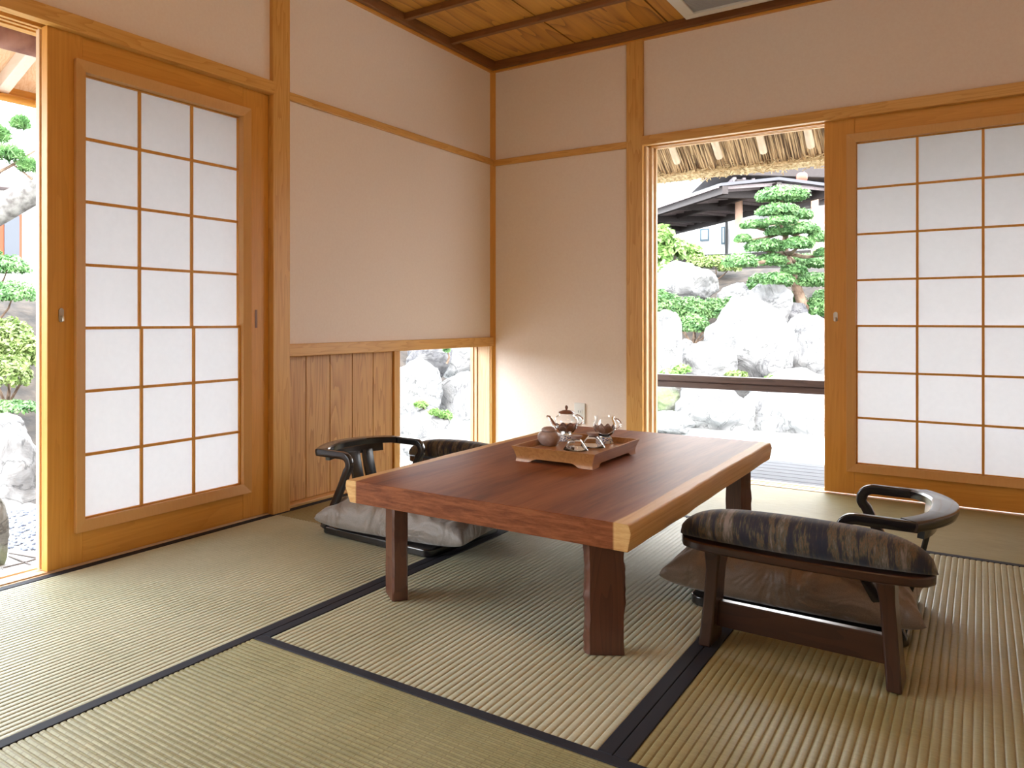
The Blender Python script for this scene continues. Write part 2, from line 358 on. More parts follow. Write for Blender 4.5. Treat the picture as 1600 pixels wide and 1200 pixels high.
# posts
trim(MB().box(-.125, .026, -1.902, -1.80, -.03, T), M['pillar_z'])                       # left wall post
trim(MB().box(.855, .945, -.024, .125, -.03, 2.345), M['pillar_z'])                        # back wall post
trim(MB().prism([(0, 0), (0, -.028), (.030, 0)], 'z', 0, 2.345), M['hinoki_z'], 0)          # corner strip
trim(MB().box(-.12, .028, -5.1, -5.0, -.03, T), M['pillar_z'])
trim(MB().box(2.80, 2.90, -.024, .125, -.03, 2.345), M['pillar_z'])
# picture rails
trim(MB().box(.004, .020, -1.80, -.004, 1.777, 1.812), M['pillar_y'])
trim(MB().box(.02, .855, -.018, .0, 1.768, 1.805), M['pillar_x'])
# lintels with sliding grooves cut from below (cross sections)
zt = 1.828; zb = 1.776
def groove_poly(a0, a1, zb, zt, grooves, depth):
    # a goes from room side a0 to outside a1
    s = 1 if a1 > a0 else -1; p = [(a0, zt), (a0, zb)]
    for g0, g1 in grooves: p += [(g0, zb), (g0, zb + depth), (g1, zb + depth), (g1, zb)]
    return p + [(a1, zb), (a1, zt)]
trim(MB().prism(groove_poly(.034, -.128, 1.776, zt, [(-.004, -.036), (-.052, -.064), (-.080, -.096)], .016), 'y', -5.0, -1.90), M['pillar_y'], .001)
trim(MB().prism(groove_poly(-.036, .128, 1.768, 1.818, [(.002, .042), (.058, .070), (.085, .100)], .016), 'x', .945, 2.80), M['pillar_x'], .001)
# sills
trim(MB().prism([(.004, -.05), (.004, .0), (-.006, 0), (-.006, .004), (-.036, .004), (-.036, -.004), (-.052, -.004), (-.052, 0), (-.07, 0), (-.07, -.006), (-.09, -.006), (-.09, 0), (-.13, 0), (-.13, -.05)], 'y', -5.0, -1.90), M['sill_wood'], 0)
trim(MB().prism([(.0, -.05), (.0, .0), (.046, .0), (.046, -.006), (.06, -.006), (.06, 0), (.082, 0), (.082, -.008), (.1, -.008), (.1, 0), (.14, 0), (.14, -.05)], 'x', .945, 2.80), M['pale_x'], 0)
trim(MB().box(-.13, .004, -1.80, 0, -.05, .012), M['pillar_y'])                           # low window sill
trim(MB().box(-.13, .020, -1.80, -.0, .663, .718), M['pillar_y'])                         # low window head
# low window right jamb, two pale strips and a groove
j = MB(); j.box(-.128, -.108, -.040, -.0, .012, .663); j.box(-.108, -.098, -.028, 0, .012, .663); j.box(-.098, -.082, -.038, 0, .012, .663)
j.box(-.082, -.078, -.026, 0, .012, .663); j.box(-.078, .004, -.030, 0, .012, .663)
trim(j, M['pale_z'], .001)
trim(MB().box(.004, .016, -.026, -.002, .012, .663), M['pillar_z'], .001)
# jamb of the back doorway beside the post
j = MB(); j.box(.945, .958, .004, .125, 0, 1.768); j.box(.958, .972, .05, .078, 0, 1.768); j.box(.958, .978, .100, .125, 0, 1.768)
trim(j, M['pale_z'], .001)
# outer pale sash stile behind the left sliding door and behind the back door
trim(MB().box(-.074, -.052, -2.893, -2.83, .004, 1.79), M['pale_z'], .001)

# ------------------------------------------------------------------ shoji doors (built along local +y, room side +x; second one is turned)
dn = [0]
def shoji(origin, along, out, label, slot_at_end=True):
    """origin: lower corner at the lock side; along: unit vector of width; out: unit vector toward the room"""
    dn[0] += 1
    root = empty('door_%d' % dn[0], origin); root['kind'] = 'structure'; root['label'] = label
    A = Vector(along); O = Vector(out); o = Vector(origin)
    ax = 'y' if abs(along[1]) > .5 else 'x'
    def bx(mb, a0, a1, d0, d1, z0, z1):
        p = o + A * a0 + O * d0; q = o + A * a1 + O * d1
        mb.box(min(p.x, q.x), max(p.x, q.x), min(p.y, q.y), max(p.y, q.y), z0, z1); return mb
    W = .99; H0, H1 = .006, 1.778
    i0, i1, j0, j1 = .130, .840, .150, 1.655        # paper opening
    f = MB(); bx(f, 0, i0 - .005, -.036, 0, H0, H1); bx(f, i1 + .005, W, -.036, 0, H0, H1)
    f.build('door_stile', M['hinoki_z'], root, bevel=.002)
    f = MB(); bx(f, i0 - .005, i1 + .005, -.036, 0, H0, j0 - .005); bx(f, i0 - .005, i1 + .005, -.036, 0, j1 + .005, H1)
    f.build('door_rail', M['hinoki_' + ax], root, bevel=.002)
    # mitred raised moulding
    g = MB(); wd = .037
    for (a0, b0, a1, b1) in ((i0, j0, i1, j0), (i1, j0, i1, j1), (i1, j1, i0, j1), (i0, j1, i0, j0)):
        dx = 1 if a1 > a0 else (-1 if a1 < a0 else 0); dz = 1 if b1 > b0 else (-1 if b1 < b0 else 0)
        n_ = (dz, -dx)                                  # outward normal in (a,z)
        inn0 = (a0, b0); inn1 = (a1, b1)
        out0 = (a0 + wd * (n_[0] - dx), b0 + wd * (n_[1] - dz)); out1 = (a1 + wd * (n_[0] + dx), b1 + wd * (n_[1] + dz))
        vs = []
        for d_in, d_out in ((-.02, -.02), (.010, .018)):
            for (pt, dd) in ((inn0, d_in), (inn1, d_in), (out1, d_out), (out0, d_out)):
                q = o + A * pt[0] + O * dd; vs.append((q.x, q.y, pt[1]))
        g.add(vs, [(3, 2, 1, 0), (4, 5, 6, 7), (0, 1, 5, 4), (1, 2, 6, 5), (2, 3, 7, 6), (3, 0, 4, 7)])
    g.build('moulding', M['moulding'], root, bevel=.0015)
    cw = (i1 - i0) / 3; rh = (j1 - j0) / 7; zm = j0 + 3 * rh
    for name, d, z0, z1, rows in (('lower', -.008, j0, zm, 3), ('upper', -.020, zm, j1, 4)):
        l = MB(); t = .005
        for k in (1, 2): bx(l, i0 + cw * k - t, i0 + cw * k + t, d - .010, d, z0, z1)
        for k in range(0, rows + (1 if name == 'lower' else 0)):
            if name == 'upper' and k == 0: continue
            if name == 'lower' and k == 0: continue
            bx(l, i0, i1, d - .010, d - .0005, z0 + rh * k - t, z0 + rh * k + t)
        e = .006 if name == 'lower' else .003
        bx(l, i0, i0 + e, d - .010, d, z0, z1); bx(l, i1 - e, i1, d - .010, d, z0, z1)
        if name == 'lower': bx(l, i0, i1, d - .01, d, z0, z0 + .005)
        else: bx(l, i0, i1, d - .01, d, z1 - .005, z1)
        l.build('lattice', M['hinoki_z'], root, bevel=.0008)
        p = MB(); bx(p, i0, i1, d - .0116, d - .0106, z0, z1)
        p.build('paper_pane', M['paper'], root)
    # small metal lock plate and dark finger pull
    lk = MB(); c = o + A * .047 + O * .001
    ring = [(.009 * math.cos(t_) , .014 * (1 if math.sin(t_) > 0 else -1) + .009 * math.sin(t_)) for t_ in np.linspace(0, 2 * math.pi, 20, endpoint=False)]
    vs = [];
    for d in (-.001, .003):
        for (a_, z_) in ring: q = c + A * a_ + O * d; vs.append((q.x, q.y, .838 + z_))
    lk.add(vs, [tuple(range(20)), tuple(range(39, 19, -1))] + [(i, i + 20, (i + 1) % 20 + 20, (i + 1) % 20) for i in range(20)])
    lp = lk.build('lock_plate', M['metal'], root)
    q = c + O * .003; lv = MB(); lv.tube([q + Vector((0, 0, .834)) , q + O * .010 + Vector((0, 0, .832)), q + O * .011 + Vector((0, 0, .818))], .0032, 10, up=tuple(A))
    lv.build('lock_lever', M['metal'], lp, smooth=60)
    s = MB(); bx(s, .912, .925, -.002, .0012, .79, .865); s.build('finger_pull', M['darkwood_z'], root)
    return root
shoji((0, -2.895, 0), (0, 1, 0), (1, 0, 0), 'paper-paned sliding door in the left wall, amber cedar frame')
shoji((1.809, .004, 0), (1, 0, 0), (0, -1, 0), 'paper-paned sliding door in the back wall, cut by the frame on the right')

# low sliding plank door
dn[0] += 1
root = empty('door_%d' % dn[0], (-.045, -1.36, .012)); root['kind'] = 'structure'; root['label'] = 'low sliding door of five upright cedar planks'
y0 = -1.80
for k in range(5):
    a0 = y0 + k * .1652; MB().box(-.055, -.035, a0 + .002, a0 + .1632, .014, .660).build('plank', M['plank_door'], root, bevel=.002)
MB().box(-.062, -.024, -.974, -.924, .013, .662).build('stile', M['pillar_z'], root, bevel=.002)
MB().box(-.062, -.055, -1.80, -.974, .014, .660).build('backing_board', M['pale_z'], root)
MB().tube([(-.05, -.9235, .245), (-.05, -.915, .245), (-.05, -.904, .245)], .004, 10).build('latch', M['dark_metal'], root, smooth=60)

# power outlet
t = tag(empty('wall_outlet', (.578, 0, .289)), 'white wall outlet low on the plaster behind the teapot', 'outlet')
MB().box(.545, .611, -.008, -.0002, .229, .349).build('cover_plate', M['white_plastic'], t, bevel=.004)
for dz in (.30, .262):
    MB().box(.562, .594, -.0105, -.008, dz - .013, dz + .013).build('socket', M['white_plastic'], t, bevel=.001)
    s = MB(); s.box(.570, .572, -.0109, -.0105, dz - .006, dz + .006); s.box(.583, .585, -.0109, -.0105, dz - .006, dz + .006)
    s.build('slots', M['dark_metal'], t)

# ceiling cassette
t = tag(empty('ceiling_vent', (1.56, -.50, 2.40)), 'square off-white ceiling panel with a grey grille near the back wall', 'vent')
f = MB(); X0, X1, Y0, Y1 = 1.215, 1.90, -.82, -.16
f.box(X0, X1, Y1 - .055, Y1, 2.345, 2.400); f.box(X0, X1, Y0, Y0 + .055, 2.345, 2.400); f.box(X0, X0 + .055, Y0 + .055, Y1 - .055, 2.345, 2.400); f.box(X1 - .055, X1, Y0 + .055, Y1 - .055, 2.345, 2.400)
f.build('frame', M['white_plastic'], t, bevel=.003)
f = MB(); yy = Y0 + .06
while yy < Y1 - .06: f.box(X0 + .055, X1 - .055, yy, yy + .006, 2.352, 2.358); yy += .012
f.box(X0 + .055, X1 - .055, Y0 + .055, Y1 - .055, 2.360, 2.368)
f.build('grille', simple('grey_filter', (.42, .42, .43), .8), t)

# added paper box lamp, out of view: warm fill for the room and upper walls
lx, ly = 2.35, -2.75
t = tag(empty('added_ceiling_lamp', (lx, ly, 2.40)), 'unseen square paper ceiling lamp over the seats, added for warm fill light', 'lamp')
f = MB()
for zz in (2.115, 2.300):
    for sx in (-1, 1):
        f.box(lx + sx * .24 - .010, lx + sx * .24 + .010, ly - .25, ly + .25, zz, zz + .02); f.box(lx - .23, lx + .23, ly + sx * .24 - .010, ly + sx * .24 + .010, zz, zz + .02)
for sx in (-1, 1):
    for sy in (-1, 1): f.box(lx + sx * .24 - .009, lx + sx * .24 + .009, ly + sy * .24 - .009, ly + sy * .24 + .009, 2.135, 2.30)
f.box(lx - .23, lx + .23, ly - .23, ly + .23, 2.302, 2.312); f.box(lx - .05, lx + .05, ly - .05, ly + .05, 2.312, 2.40)
f.build('lamp_frame', M['hinoki_x'], t, bevel=.002)
def lit(name, e):
    em, n_, b_ = newmat(name); b_.inputs['Emission Color'].default_value = (1, .78, .52, 1); b_.inputs['Emission Strength'].default_value = e; b_.inputs['Base Color'].default_value = (.9, .85, .75, 1); return em
f = MB()
for sx in (-1, 1):
    f.box(lx + sx * .232 - .002, lx + sx * .232 + .002, ly - .23, ly + .23, 2.135, 2.30); f.box(lx - .229, lx + .229, ly + sx * .232 - .002, ly + sx * .232 + .002, 2.135, 2.30)
f.build('paper_side', lit('lit_side_paper', 12.0), t)
MB().box(lx - .228, lx + .228, ly - .228, ly + .228, 2.137, 2.141).build('diffuser', lit('lit_bottom_paper', 1.6), t)

# ------------------------------------------------------------------ tatami
def tatami(x0, x1, y0, y1, axis, label, mat, pitch=.0165, borders=('a', 'b'), amp=.0023):
    """ribs run along axis; borders lie on the two long sides (a = low side, b = high side)"""
    t = tag(empty('tatami_mat', ((x0 + x1) / 2, (y0 + y1) / 2, -.052)), label, 'tatami mat', None)
    bw = .029; g = .0008
    x0 += g; x1 -= g; y0 += g; y1 -= g
    c0, c1 = (x0, x1) if axis == 'y' else (y0, y1); l0, l1 = (y0, y1) if axis == 'y' else (x0, x1)
    i0 = c0 + (bw if 'a' in borders else 0); i1 = c1 - (bw if 'b' in borders else 0)
    n = max(1, round((i1 - i0) / pitch)); m = 6; cs = []
    for k in range(n):
        for j_ in range(m):
            tt = j_ / m; cs.append((i0 + (k + tt) * (i1 - i0) / n, -.0034 + amp * math.sqrt(max(0, 1 - (2 * tt - 1) ** 2))))
    cs.append((i1, -.0034)); mb = MB(); prof = cs + [(i1, -.05), (i0, -.05)]
    mb.prism(prof, 'x' if axis == 'x' else 'y', l0, l1)
    mb.build('woven_surface', mat, t)
    for s_, lo, hi in (('a', c0, i0), ('b', i1, c1)):
        if s_ in borders:
            b = MB()
            (b.box(lo, hi, l0, l1, -.05, .0) if axis == 'y' else b.box(l0, l1, lo, hi, -.05, .0))
            b.build('border', M['black_cloth'], t, bevel=.0015)
    return t
GR = None
SX, SX2, SY, SB = .907, 1.850, -2.815, -.885
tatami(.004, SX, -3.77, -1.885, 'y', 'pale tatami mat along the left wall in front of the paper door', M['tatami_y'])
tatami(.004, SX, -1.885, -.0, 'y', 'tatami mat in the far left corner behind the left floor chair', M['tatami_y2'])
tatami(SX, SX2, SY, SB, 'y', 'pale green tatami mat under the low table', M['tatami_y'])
tatami(SX2, 2.80, SY, SB, 'y', 'tatami mat under the right floor chair, tinted browner for the light on it', M['tatami_y2'])
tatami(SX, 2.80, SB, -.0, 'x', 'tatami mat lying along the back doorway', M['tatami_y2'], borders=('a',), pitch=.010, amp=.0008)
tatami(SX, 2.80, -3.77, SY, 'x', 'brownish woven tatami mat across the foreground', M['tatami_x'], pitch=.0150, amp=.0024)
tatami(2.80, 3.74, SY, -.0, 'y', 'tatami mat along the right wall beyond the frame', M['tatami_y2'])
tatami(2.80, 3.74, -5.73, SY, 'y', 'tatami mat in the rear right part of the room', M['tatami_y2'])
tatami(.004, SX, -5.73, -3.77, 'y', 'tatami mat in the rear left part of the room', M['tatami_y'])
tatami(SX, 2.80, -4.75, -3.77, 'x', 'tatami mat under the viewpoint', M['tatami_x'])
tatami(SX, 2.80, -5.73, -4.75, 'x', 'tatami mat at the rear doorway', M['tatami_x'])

# ------------------------------------------------------------------ low table
TX0, TX1, TY0, TY1, TZ = .880, 1.745, -2.440, -.876, .340
tb = tag(empty('low_table', ((TX0 + TX1) / 2, (TY0 + TY1) / 2, 0)), 'low walnut slab table with pale sapwood edges, tea tray on it', 'table')
def edge(yv, side):   # natural edge wobble
    e = .007 * noise.noise(Vector((yv * 2.1, side * 7.3, 1.0))) + .004 * noise.noise(Vector((yv * 6, side * 3.3, 5)))
    return e * min(1, (yv - TY0) * 8, (TY1 - yv) * 8)
n = 60; top = MB(); vs = []; th = .066
for i in range(n + 1):
    yv = TY0 + (TY1 - TY0) * i / n; eL, eR = edge(yv, 1), edge(yv, 2)
    sec = [(TX0 + .014 + eL, TZ - th), (TX0 - .004 + eL, TZ - .020), (TX0 - .001 + eL, TZ - .003), (TX0 + .003 + eL, TZ),
           (TX1 - .003 + eR, TZ), (TX1 + .001 + eR, TZ - .003), (TX1 + .006 + eR, TZ - .020), (TX1 - .002 + eR, TZ - th)]
    vs += [(a, yv, z) for a, z in sec]
m = 8
fs = [(i * m + j_, i * m + (j_ + 1) % m, (i + 1) * m + (j_ + 1) % m, (i + 1) * m + j_) for i in range(n) for j_ in range(m)] + [tuple(range(m - 1, -1, -1)), tuple(n * m + j_ for j_ in range(m))]
top.add(vs, fs).build('tabletop', M['slab'], tb, smooth=30, bevel=.0015)
def table_leg(cx, cy, ang, seed):
    L_ = MB(); w2, t2 = .047, .024; nz = 26; vs = []
    for k in range(nz + 1):
        z = (TZ - th + .001) * k / nz
        def wob(a, amp=.011): return amp * noise.noise(Vector((a * 5.1 + seed, z * 14, seed * 1.7))) + amp * .5 * noise.noise(Vector((a * 3, z * 40, seed)))
        sec = [(-w2 + wob(1), -t2 * .55 + wob(2, .003)), (-w2 + .008 + wob(3, .004), -t2), (w2 - .004, -t2), (w2 + wob(4), -t2 + .006), (w2 + wob(5), t2 - .006), (w2 - .006, t2), (-w2 + .008, t2), (-w2 + wob(6), t2 * .55)]
        for a, b in sec:
            vs.append((cx + a * math.cos(ang) - b * math.sin(ang), cy + a * math.sin(ang) + b * math.cos(ang), z))
    m = 8; fs = [(i * m + j_, i * m + (j_ + 1) % m, (i + 1) * m + (j_ + 1) % m, (i + 1) * m + j_) for i in range(nz) for j_ in range(m)] + [tuple(range(m)), tuple(nz * m + j_ for j_ in range(m - 1, -1, -1))]
    L_.add(vs, fs).build('leg', M['table_leg'], tb, smooth=35)
M['table_leg'] = wood('walnut_leg', (.12, .038, .017), (.065, .021, .010), 'z', rings=.35, rough=.4, gloss_coat=.2)
table_leg(1.659, -2.376, R(35), 1)
table_leg(1.018, -2.372, R(-40), 2)
table_leg(1.650, -.985, R(-35), 3)
table_leg(1.005, -.985, R(35), 4)

# ------------------------------------------------------------------ tea tray
tx0, tx1, ty0, ty1, z0, zh = 1.140, 1.410, -1.843, -1.455, .3405, .052
tr = tag(empty('tea_tray', ((tx0 + tx1) / 2, (ty0 + ty1) / 2, z0)), 'square wooden tea tray with flared sides standing on the low table', 'tray')
trm = wood('tray_wood', (.50, .24, .08), (.36, .15, .045), 'y', rough=.35, rings=.3, gloss_coat=.2)
def flare(h): return .014 * (h / zh) ** 1.8 + .003 * max(0, 1 - h / .012)
def side(ax, fixed, a0, a1, sgn):
    mb = MB(); n = 30; m_ = 8; vs = []
    for layer in (0, 1):
        for i in range(n + 1):
            for k in range(m_ + 1):
                t_ = i / n; d = min(t_, 1 - t_) * (a1 - a0)
                cut = .0125 * min(1, max(0, (d - .05) / .018)) ** .8 if d > .05 else 0
                h = cut + (zh - cut) * k / m_; o_ = flare(h) - layer * .008
                a = a0 - o_ + (a1 - a0 + 2 * o_) * t_
                p = (fixed + sgn * o_, a) if ax == 'y' else (a, fixed + sgn * o_)
                vs.append((p[0], p[1], z0 + h))
    N1 = (n + 1) * (m_ + 1); fs = []
    for i in range(n):
        for k in range(m_):
            q = [i * (m_ + 1) + k, (i + 1) * (m_ + 1) + k, (i + 1) * (m_ + 1) + k + 1, i * (m_ + 1) + k + 1]
            fs.append(tuple(q)); fs.append(tuple(x_ + N1 for x_ in reversed(q)))
        for k in (0, m_):
            q = [i * (m_ + 1) + k, (i + 1) * (m_ + 1) + k]; fs.append((q[0], q[0] + N1, q[1] + N1, q[1]))
    for i in (0, n):
        for k in range(m_):
            q = [i * (m_ + 1) + k, i * (m_ + 1) + k + 1]; fs.append((q[0], q[1], q[1] + N1, q[0] + N1))
    mb.add(vs, fs).build('side_panel', trm, tr, smooth=40)
side('y', tx0, ty0, ty1, -1); side('y', tx1, ty0, ty1, 1); side('x', ty0, tx0, tx1, -1); side('x', ty1, tx0, tx1, 1)
MB().box(tx0 + .006, tx1 - .006, ty0 + .006, ty1 - .006, .366, .3745).build('tray_floor', trm, tr)
ZT = .375
# clay jar
c = (1.176, -1.668, ZT); j = tag(empty('tea_jar', c), 'small round brown clay jar with a lid on the near left of the tray', 'jar')
MB().lathe([(0, 0), (.025, 0), (.027, .002), (.036, .014), (.0405, .028), (.038, .040), (.030, .048), (.022, .051), (0, .051)], c).build('jar_body', M['clay'], j, smooth=50)
MB().lathe([(.0, .0505), (.024, .0505), (.0265, .053), (.026, .058), (.020, .063), (.010, .066), (.0, .067)], c).build('lid', M['clay'], j, smooth=50)
# glass things
cr = Vector((math.cos(R(37)), math.sin(R(37)), 0))
def foot_pattern():
    m, n, b = newmat('blue_white_foot'); tc, mp = coords(n, (1, 1, 1)); v = N(n, 'ShaderNodeTexVoronoi', Scale=150); L(n, mp.outputs[0], v.inputs['Vector'])
    r = ramp(n, v.outputs['Distance'], [(.30, (.05, .09, .28)), (.5, (.70, .70, .72))]); L(n, r.outputs[0], b.inputs['Base Color']); b.inputs['Roughness'].default_value = .25; return m
M['foot'] = foot_pattern()
def petals(c, parent, r0, r1, h0, h1):
    mb = MB(); k = 8; m_ = 64; vs = []; rows = 6
    for i in range(rows + 1):
        t_ = i / rows
        for j_ in range(m_):
            a = 2 * math.pi * j_ / m_; pt = abs(math.cos(a * k / 2)); hh = h0 + (h1 - h0) * t_ * (.55 + .45 * pt)
            rr = r0 + (r1 - r0) * math.sin(t_ * 1.4) ; vs.append((c[0] + rr * math.cos(a), c[1] + rr * math.sin(a), c[2] + hh))
    fs = [(i * m_ + j_, i * m_ + (j_ + 1) % m_, (i + 1) * m_ + (j_ + 1) % m_, (i + 1) * m_ + j_) for i in range(rows) for j_ in range(m_)] + [tuple(range(m_ - 1, -1, -1))]
    mb.add(vs, fs).build('petal_base', M['petal'], parent, smooth=60, solid=.0012)
c = (1.180, -1.528, ZT); tp = tag(empty('glass_teapot', c), 'clear glass teapot with a brown clay lid at the back left of the tray', 'teapot')
out = [(.016, .020), (.024, .030), (.036, .046), (.0435, .064), (.043, .078), (.036, .090), (.026, .095), (.025, .100)]
inn = [(.0235, .0995), (.0245, .0935), (.0345, .0885), (.0413, .0775), (.0417, .0645), (.0342, .047), (.022, .0315), (.0, .026)]
MB().lathe([(0, .020)] + out + inn, c).build('glass_body', M['glass'], tp, smooth=60)
MB().lathe([(0, 0), (.031, 0), (.031, .002), (.024, .0185), (0, .0185)], c).build('foot', M['foot'], tp, smooth=40)
petals(c, tp, .020, .038, .0325, .062)
MB().lathe([(0, .1005), (.027, .1005), (.029, .103), (.027, .107), (.014, .112), (.004, .113), (.003, .116), (.0055, .120), (.0055, .125), (.003, .130), (0, .131)], c).build('lid', M['clay_lid'], tp, smooth=50)
cv = Vector(c)
MB().tube([cv - cr * .034 + Vector((0, 0, .052)), cv - cr * .048 + Vector((0, 0, .060)), cv - cr * .057 + Vector((0, 0, .076)), cv - cr * .064 + Vector((0, 0, .088)), cv - cr * .073 + Vector((0, 0, .089))], .0075, 14, scale=[1.5, 1.2, .85, .7, .6]).build('spout', M['glass'], tp, smooth=80)
def handle(cv, r, zt_, zb_, rb, reach):
    pts = [cv + cr * (r - .001) + Vector((0, 0, zt_))]
    for k in range(1, 12):
        a = math.pi * k / 12; zz = (zt_ + zb_) / 2 + (zt_ - zb_) / 2 * math.cos(a) * 1.12; rr = r + (rb - r) * k / 12 + reach * math.sin(a)
        pts.append(cv + cr * rr + Vector((0, 0, zz)))
    pts.append(cv + cr * rb + Vector((0, 0, zb_))); return pts
MB().tube(handle(cv, .034, .092, .058, .042, .022), .0042, 12, up=(0.6, -.8, 0)).build('handle', M['glass'], tp, smooth=80)
c = (1.312, -1.492, ZT); gp = tag(empty('glass_pitcher', c), 'clear open glass pitcher at the back right of the tray', 'pitcher'); cv = Vector(c)
MB().lathe([(0, .022), (.018, .022), (.031, .036), (.0405, .056), (.0405, .072), (.034, .086), (.0345, .092), (.036, .098), (.0345, .098), (.033, .092), (.0325, .086), (.0390, .0715), (.0390, .0565), (.0295, .038), (.016, .028), (0, .0275)], c).build('glass_body', M['glass'], gp, smooth=60)
MB().lathe([(0, 0), (.031, 0), (.031, .002), (.024, .0205), (0, .0205)], c).build('foot', M['foot'], gp, smooth=40)
petals(c, gp, .018, .034, .034, .066)
MB().tube(handle(cv, .038, .084, .050, .0385, .020), .004, 12, up=(0.6, -.8, 0)).build('handle', M['glass'], gp, smooth=80)
def cup(c, label):
    g = tag(empty('glass_cup', c), label, 'cup', 'upturned glass cups on the tray')
    MB().lathe([(.0430, 0), (.034, .013), (.0255, .026), (.0165, .036), (0, .037), (0, .0340), (.0150, .0335), (.0235, .0250), (.0315, .0125), (.0400, 0), (.0430, 0)], c).build('glass_bowl', M['glass'], g, smooth=60)
    MB().lathe([(0, .0373), (.014, .0373), (.021, .047), (.0215, .049), (0, .049)], c).build('cup_foot', M['clay'], g, smooth=40)
cup((1.292, -1.700, ZT), 'upturned glass cup with a clay foot at the front of the tray')
cup((1.312, -1.600, ZT), 'upturned glass cup with a clay foot in front of the pitcher')

# ------------------------------------------------------------------ floor chair (faces +x, origin under the seat)
def rounded_rect(w2, d2, r, k=8):
    p = []
    for cx, cy, a0 in ((w2 - r, d2 - r, 0), (-w2 + r, d2 - r, 90), (-w2 + r, -d2 + r, 180), (w2 - r, -d2 + r, 270)):
        p += [(cx + r * math.cos(R(a0 + 90 * i / k)), cy + r * math.sin(R(a0 + 90 * i / k))) for i in range(k + 1)]
    return p
def make_chair():
    root = empty('floor_chair', (0, 0, 0))
    BL = M['black_lacquer']
    MB().prism(rounded_rect(.265, .232, .035), 'z', .0, .030).build('seat_base', BL, root, bevel=.006, seg=3, smooth=40)
    hw = .222
    for s_ in (-1, 1):
        # bent arm: crest end -> forward -> loop -> back and down -> runner on the base
        pts = [(-.285, s_ * hw, .308), (-.18, s_ * hw, .3085)]
        for k in range(0, 9):
            a = R(90 - 17.5 * k); pts.append((-.150 + .032 * math.cos(a) , s_ * hw, .277 + .032 * math.sin(a)))
        pts += [(-.158, s_ * hw, .19), (-.205, s_ * hw, .10), (-.243, s_ * hw, .042), (-.250, s_ * hw, .022)]
        MB().sweep(pts, rounded_rect(.014, .0115, .004, 3), up=(0, 1, 0)).build('arm', BL, root, smooth=45)
    # note: sweep section first axis is across the bend, second along up
    # crescent crest board
    n = 36; mb = MB(); vs = []
    for lay, z_ in ((0, .297), (1, .322)):
        pass
    sec = []
    for i in range(n + 1):
        a = -1 + 2 * i / n
        yo = a * .238; xo = -.285 - .078 * (1 - abs(a) ** 2.2); yi = a * .205; xi = -.262 - .040 * (1 - abs(a) ** 2.6) + .02 * abs(a) ** 3
        zt_ = .322 + .004 * (1 - a * a)
        sec.append([(xo, yo, zt_ - .003), (xo - .0005, yo * 1.0, zt_ - .012), (xo + .004, yo, zt_ - .024), (xi - .002, yi, zt_ - .024), (xi, yi, zt_ - .004), (xi - .006, yi, zt_ + .001), (xo + .005, yo * .99, zt_ + .001)])
    m = 7
    for s_ in sec: vs += s_
    fs = [(i * m + j_, i * m + (j_ + 1) % m, (i + 1) * m + (j_ + 1) % m, (i + 1) * m + j_) for i in range(n) for j_ in range(m)] + [tuple(range(m)), tuple(n * m + j_ for j_ in range(m - 1, -1, -1))]
    mb.add(vs, fs).build('crest_rail', BL, root, smooth=40)
    # curved band under the crest
    mb = MB(); vs = []
    for i in range(n + 1):
        a = (-1 + 2 * i / n) * .80; x_ = -.264 - .040 * (1 - abs(a) ** 2.6); y_ = a * .205
        vs += [(x_, y_, .300), (x_ + .003, y_, .268), (x_ - .012, y_ * 1.04, .268), (x_ - .015, y_ * 1.04, .300)]
    m = 4
    fs = [(i * m + j_, i * m + (j_ + 1) % m, (i + 1) * m + (j_ + 1) % m, (i + 1) * m + j_) for i in range(n) for j_ in range(m)] + [tuple(range(m)), tuple(n * m + j_ for j_ in range(m - 1, -1, -1))]
    mb.add(vs, fs).build('back_band', BL, root, smooth=40)
    for yc in (.082, .002):
        pts = [(-.300, yc, .280), (-.288, yc, .22), (-.270, yc, .15), (-.252, yc, .08), (-.245, yc, .024)]
        MB().sweep(pts, rounded_rect(.0065, .031, .003, 3), up=(0, 1, 0)).build('back_slat', BL, root, smooth=45)
    return root
ch = make_chair()
ch2 = copy_tree(ch)
ch.location = (.645, -1.772, 0); ch.rotation_euler.z = R(-3)
tag(ch, 'black lacquered legless floor chair left of the low table', 'floor chair', 'black bentwood floor chairs')
ch2.location = (1.996, -1.685, 0); ch2.rotation_euler.z = R(180)
tag(ch2, 'black lacquered legless floor chair right of the low table', 'floor chair', 'black bentwood floor chairs')

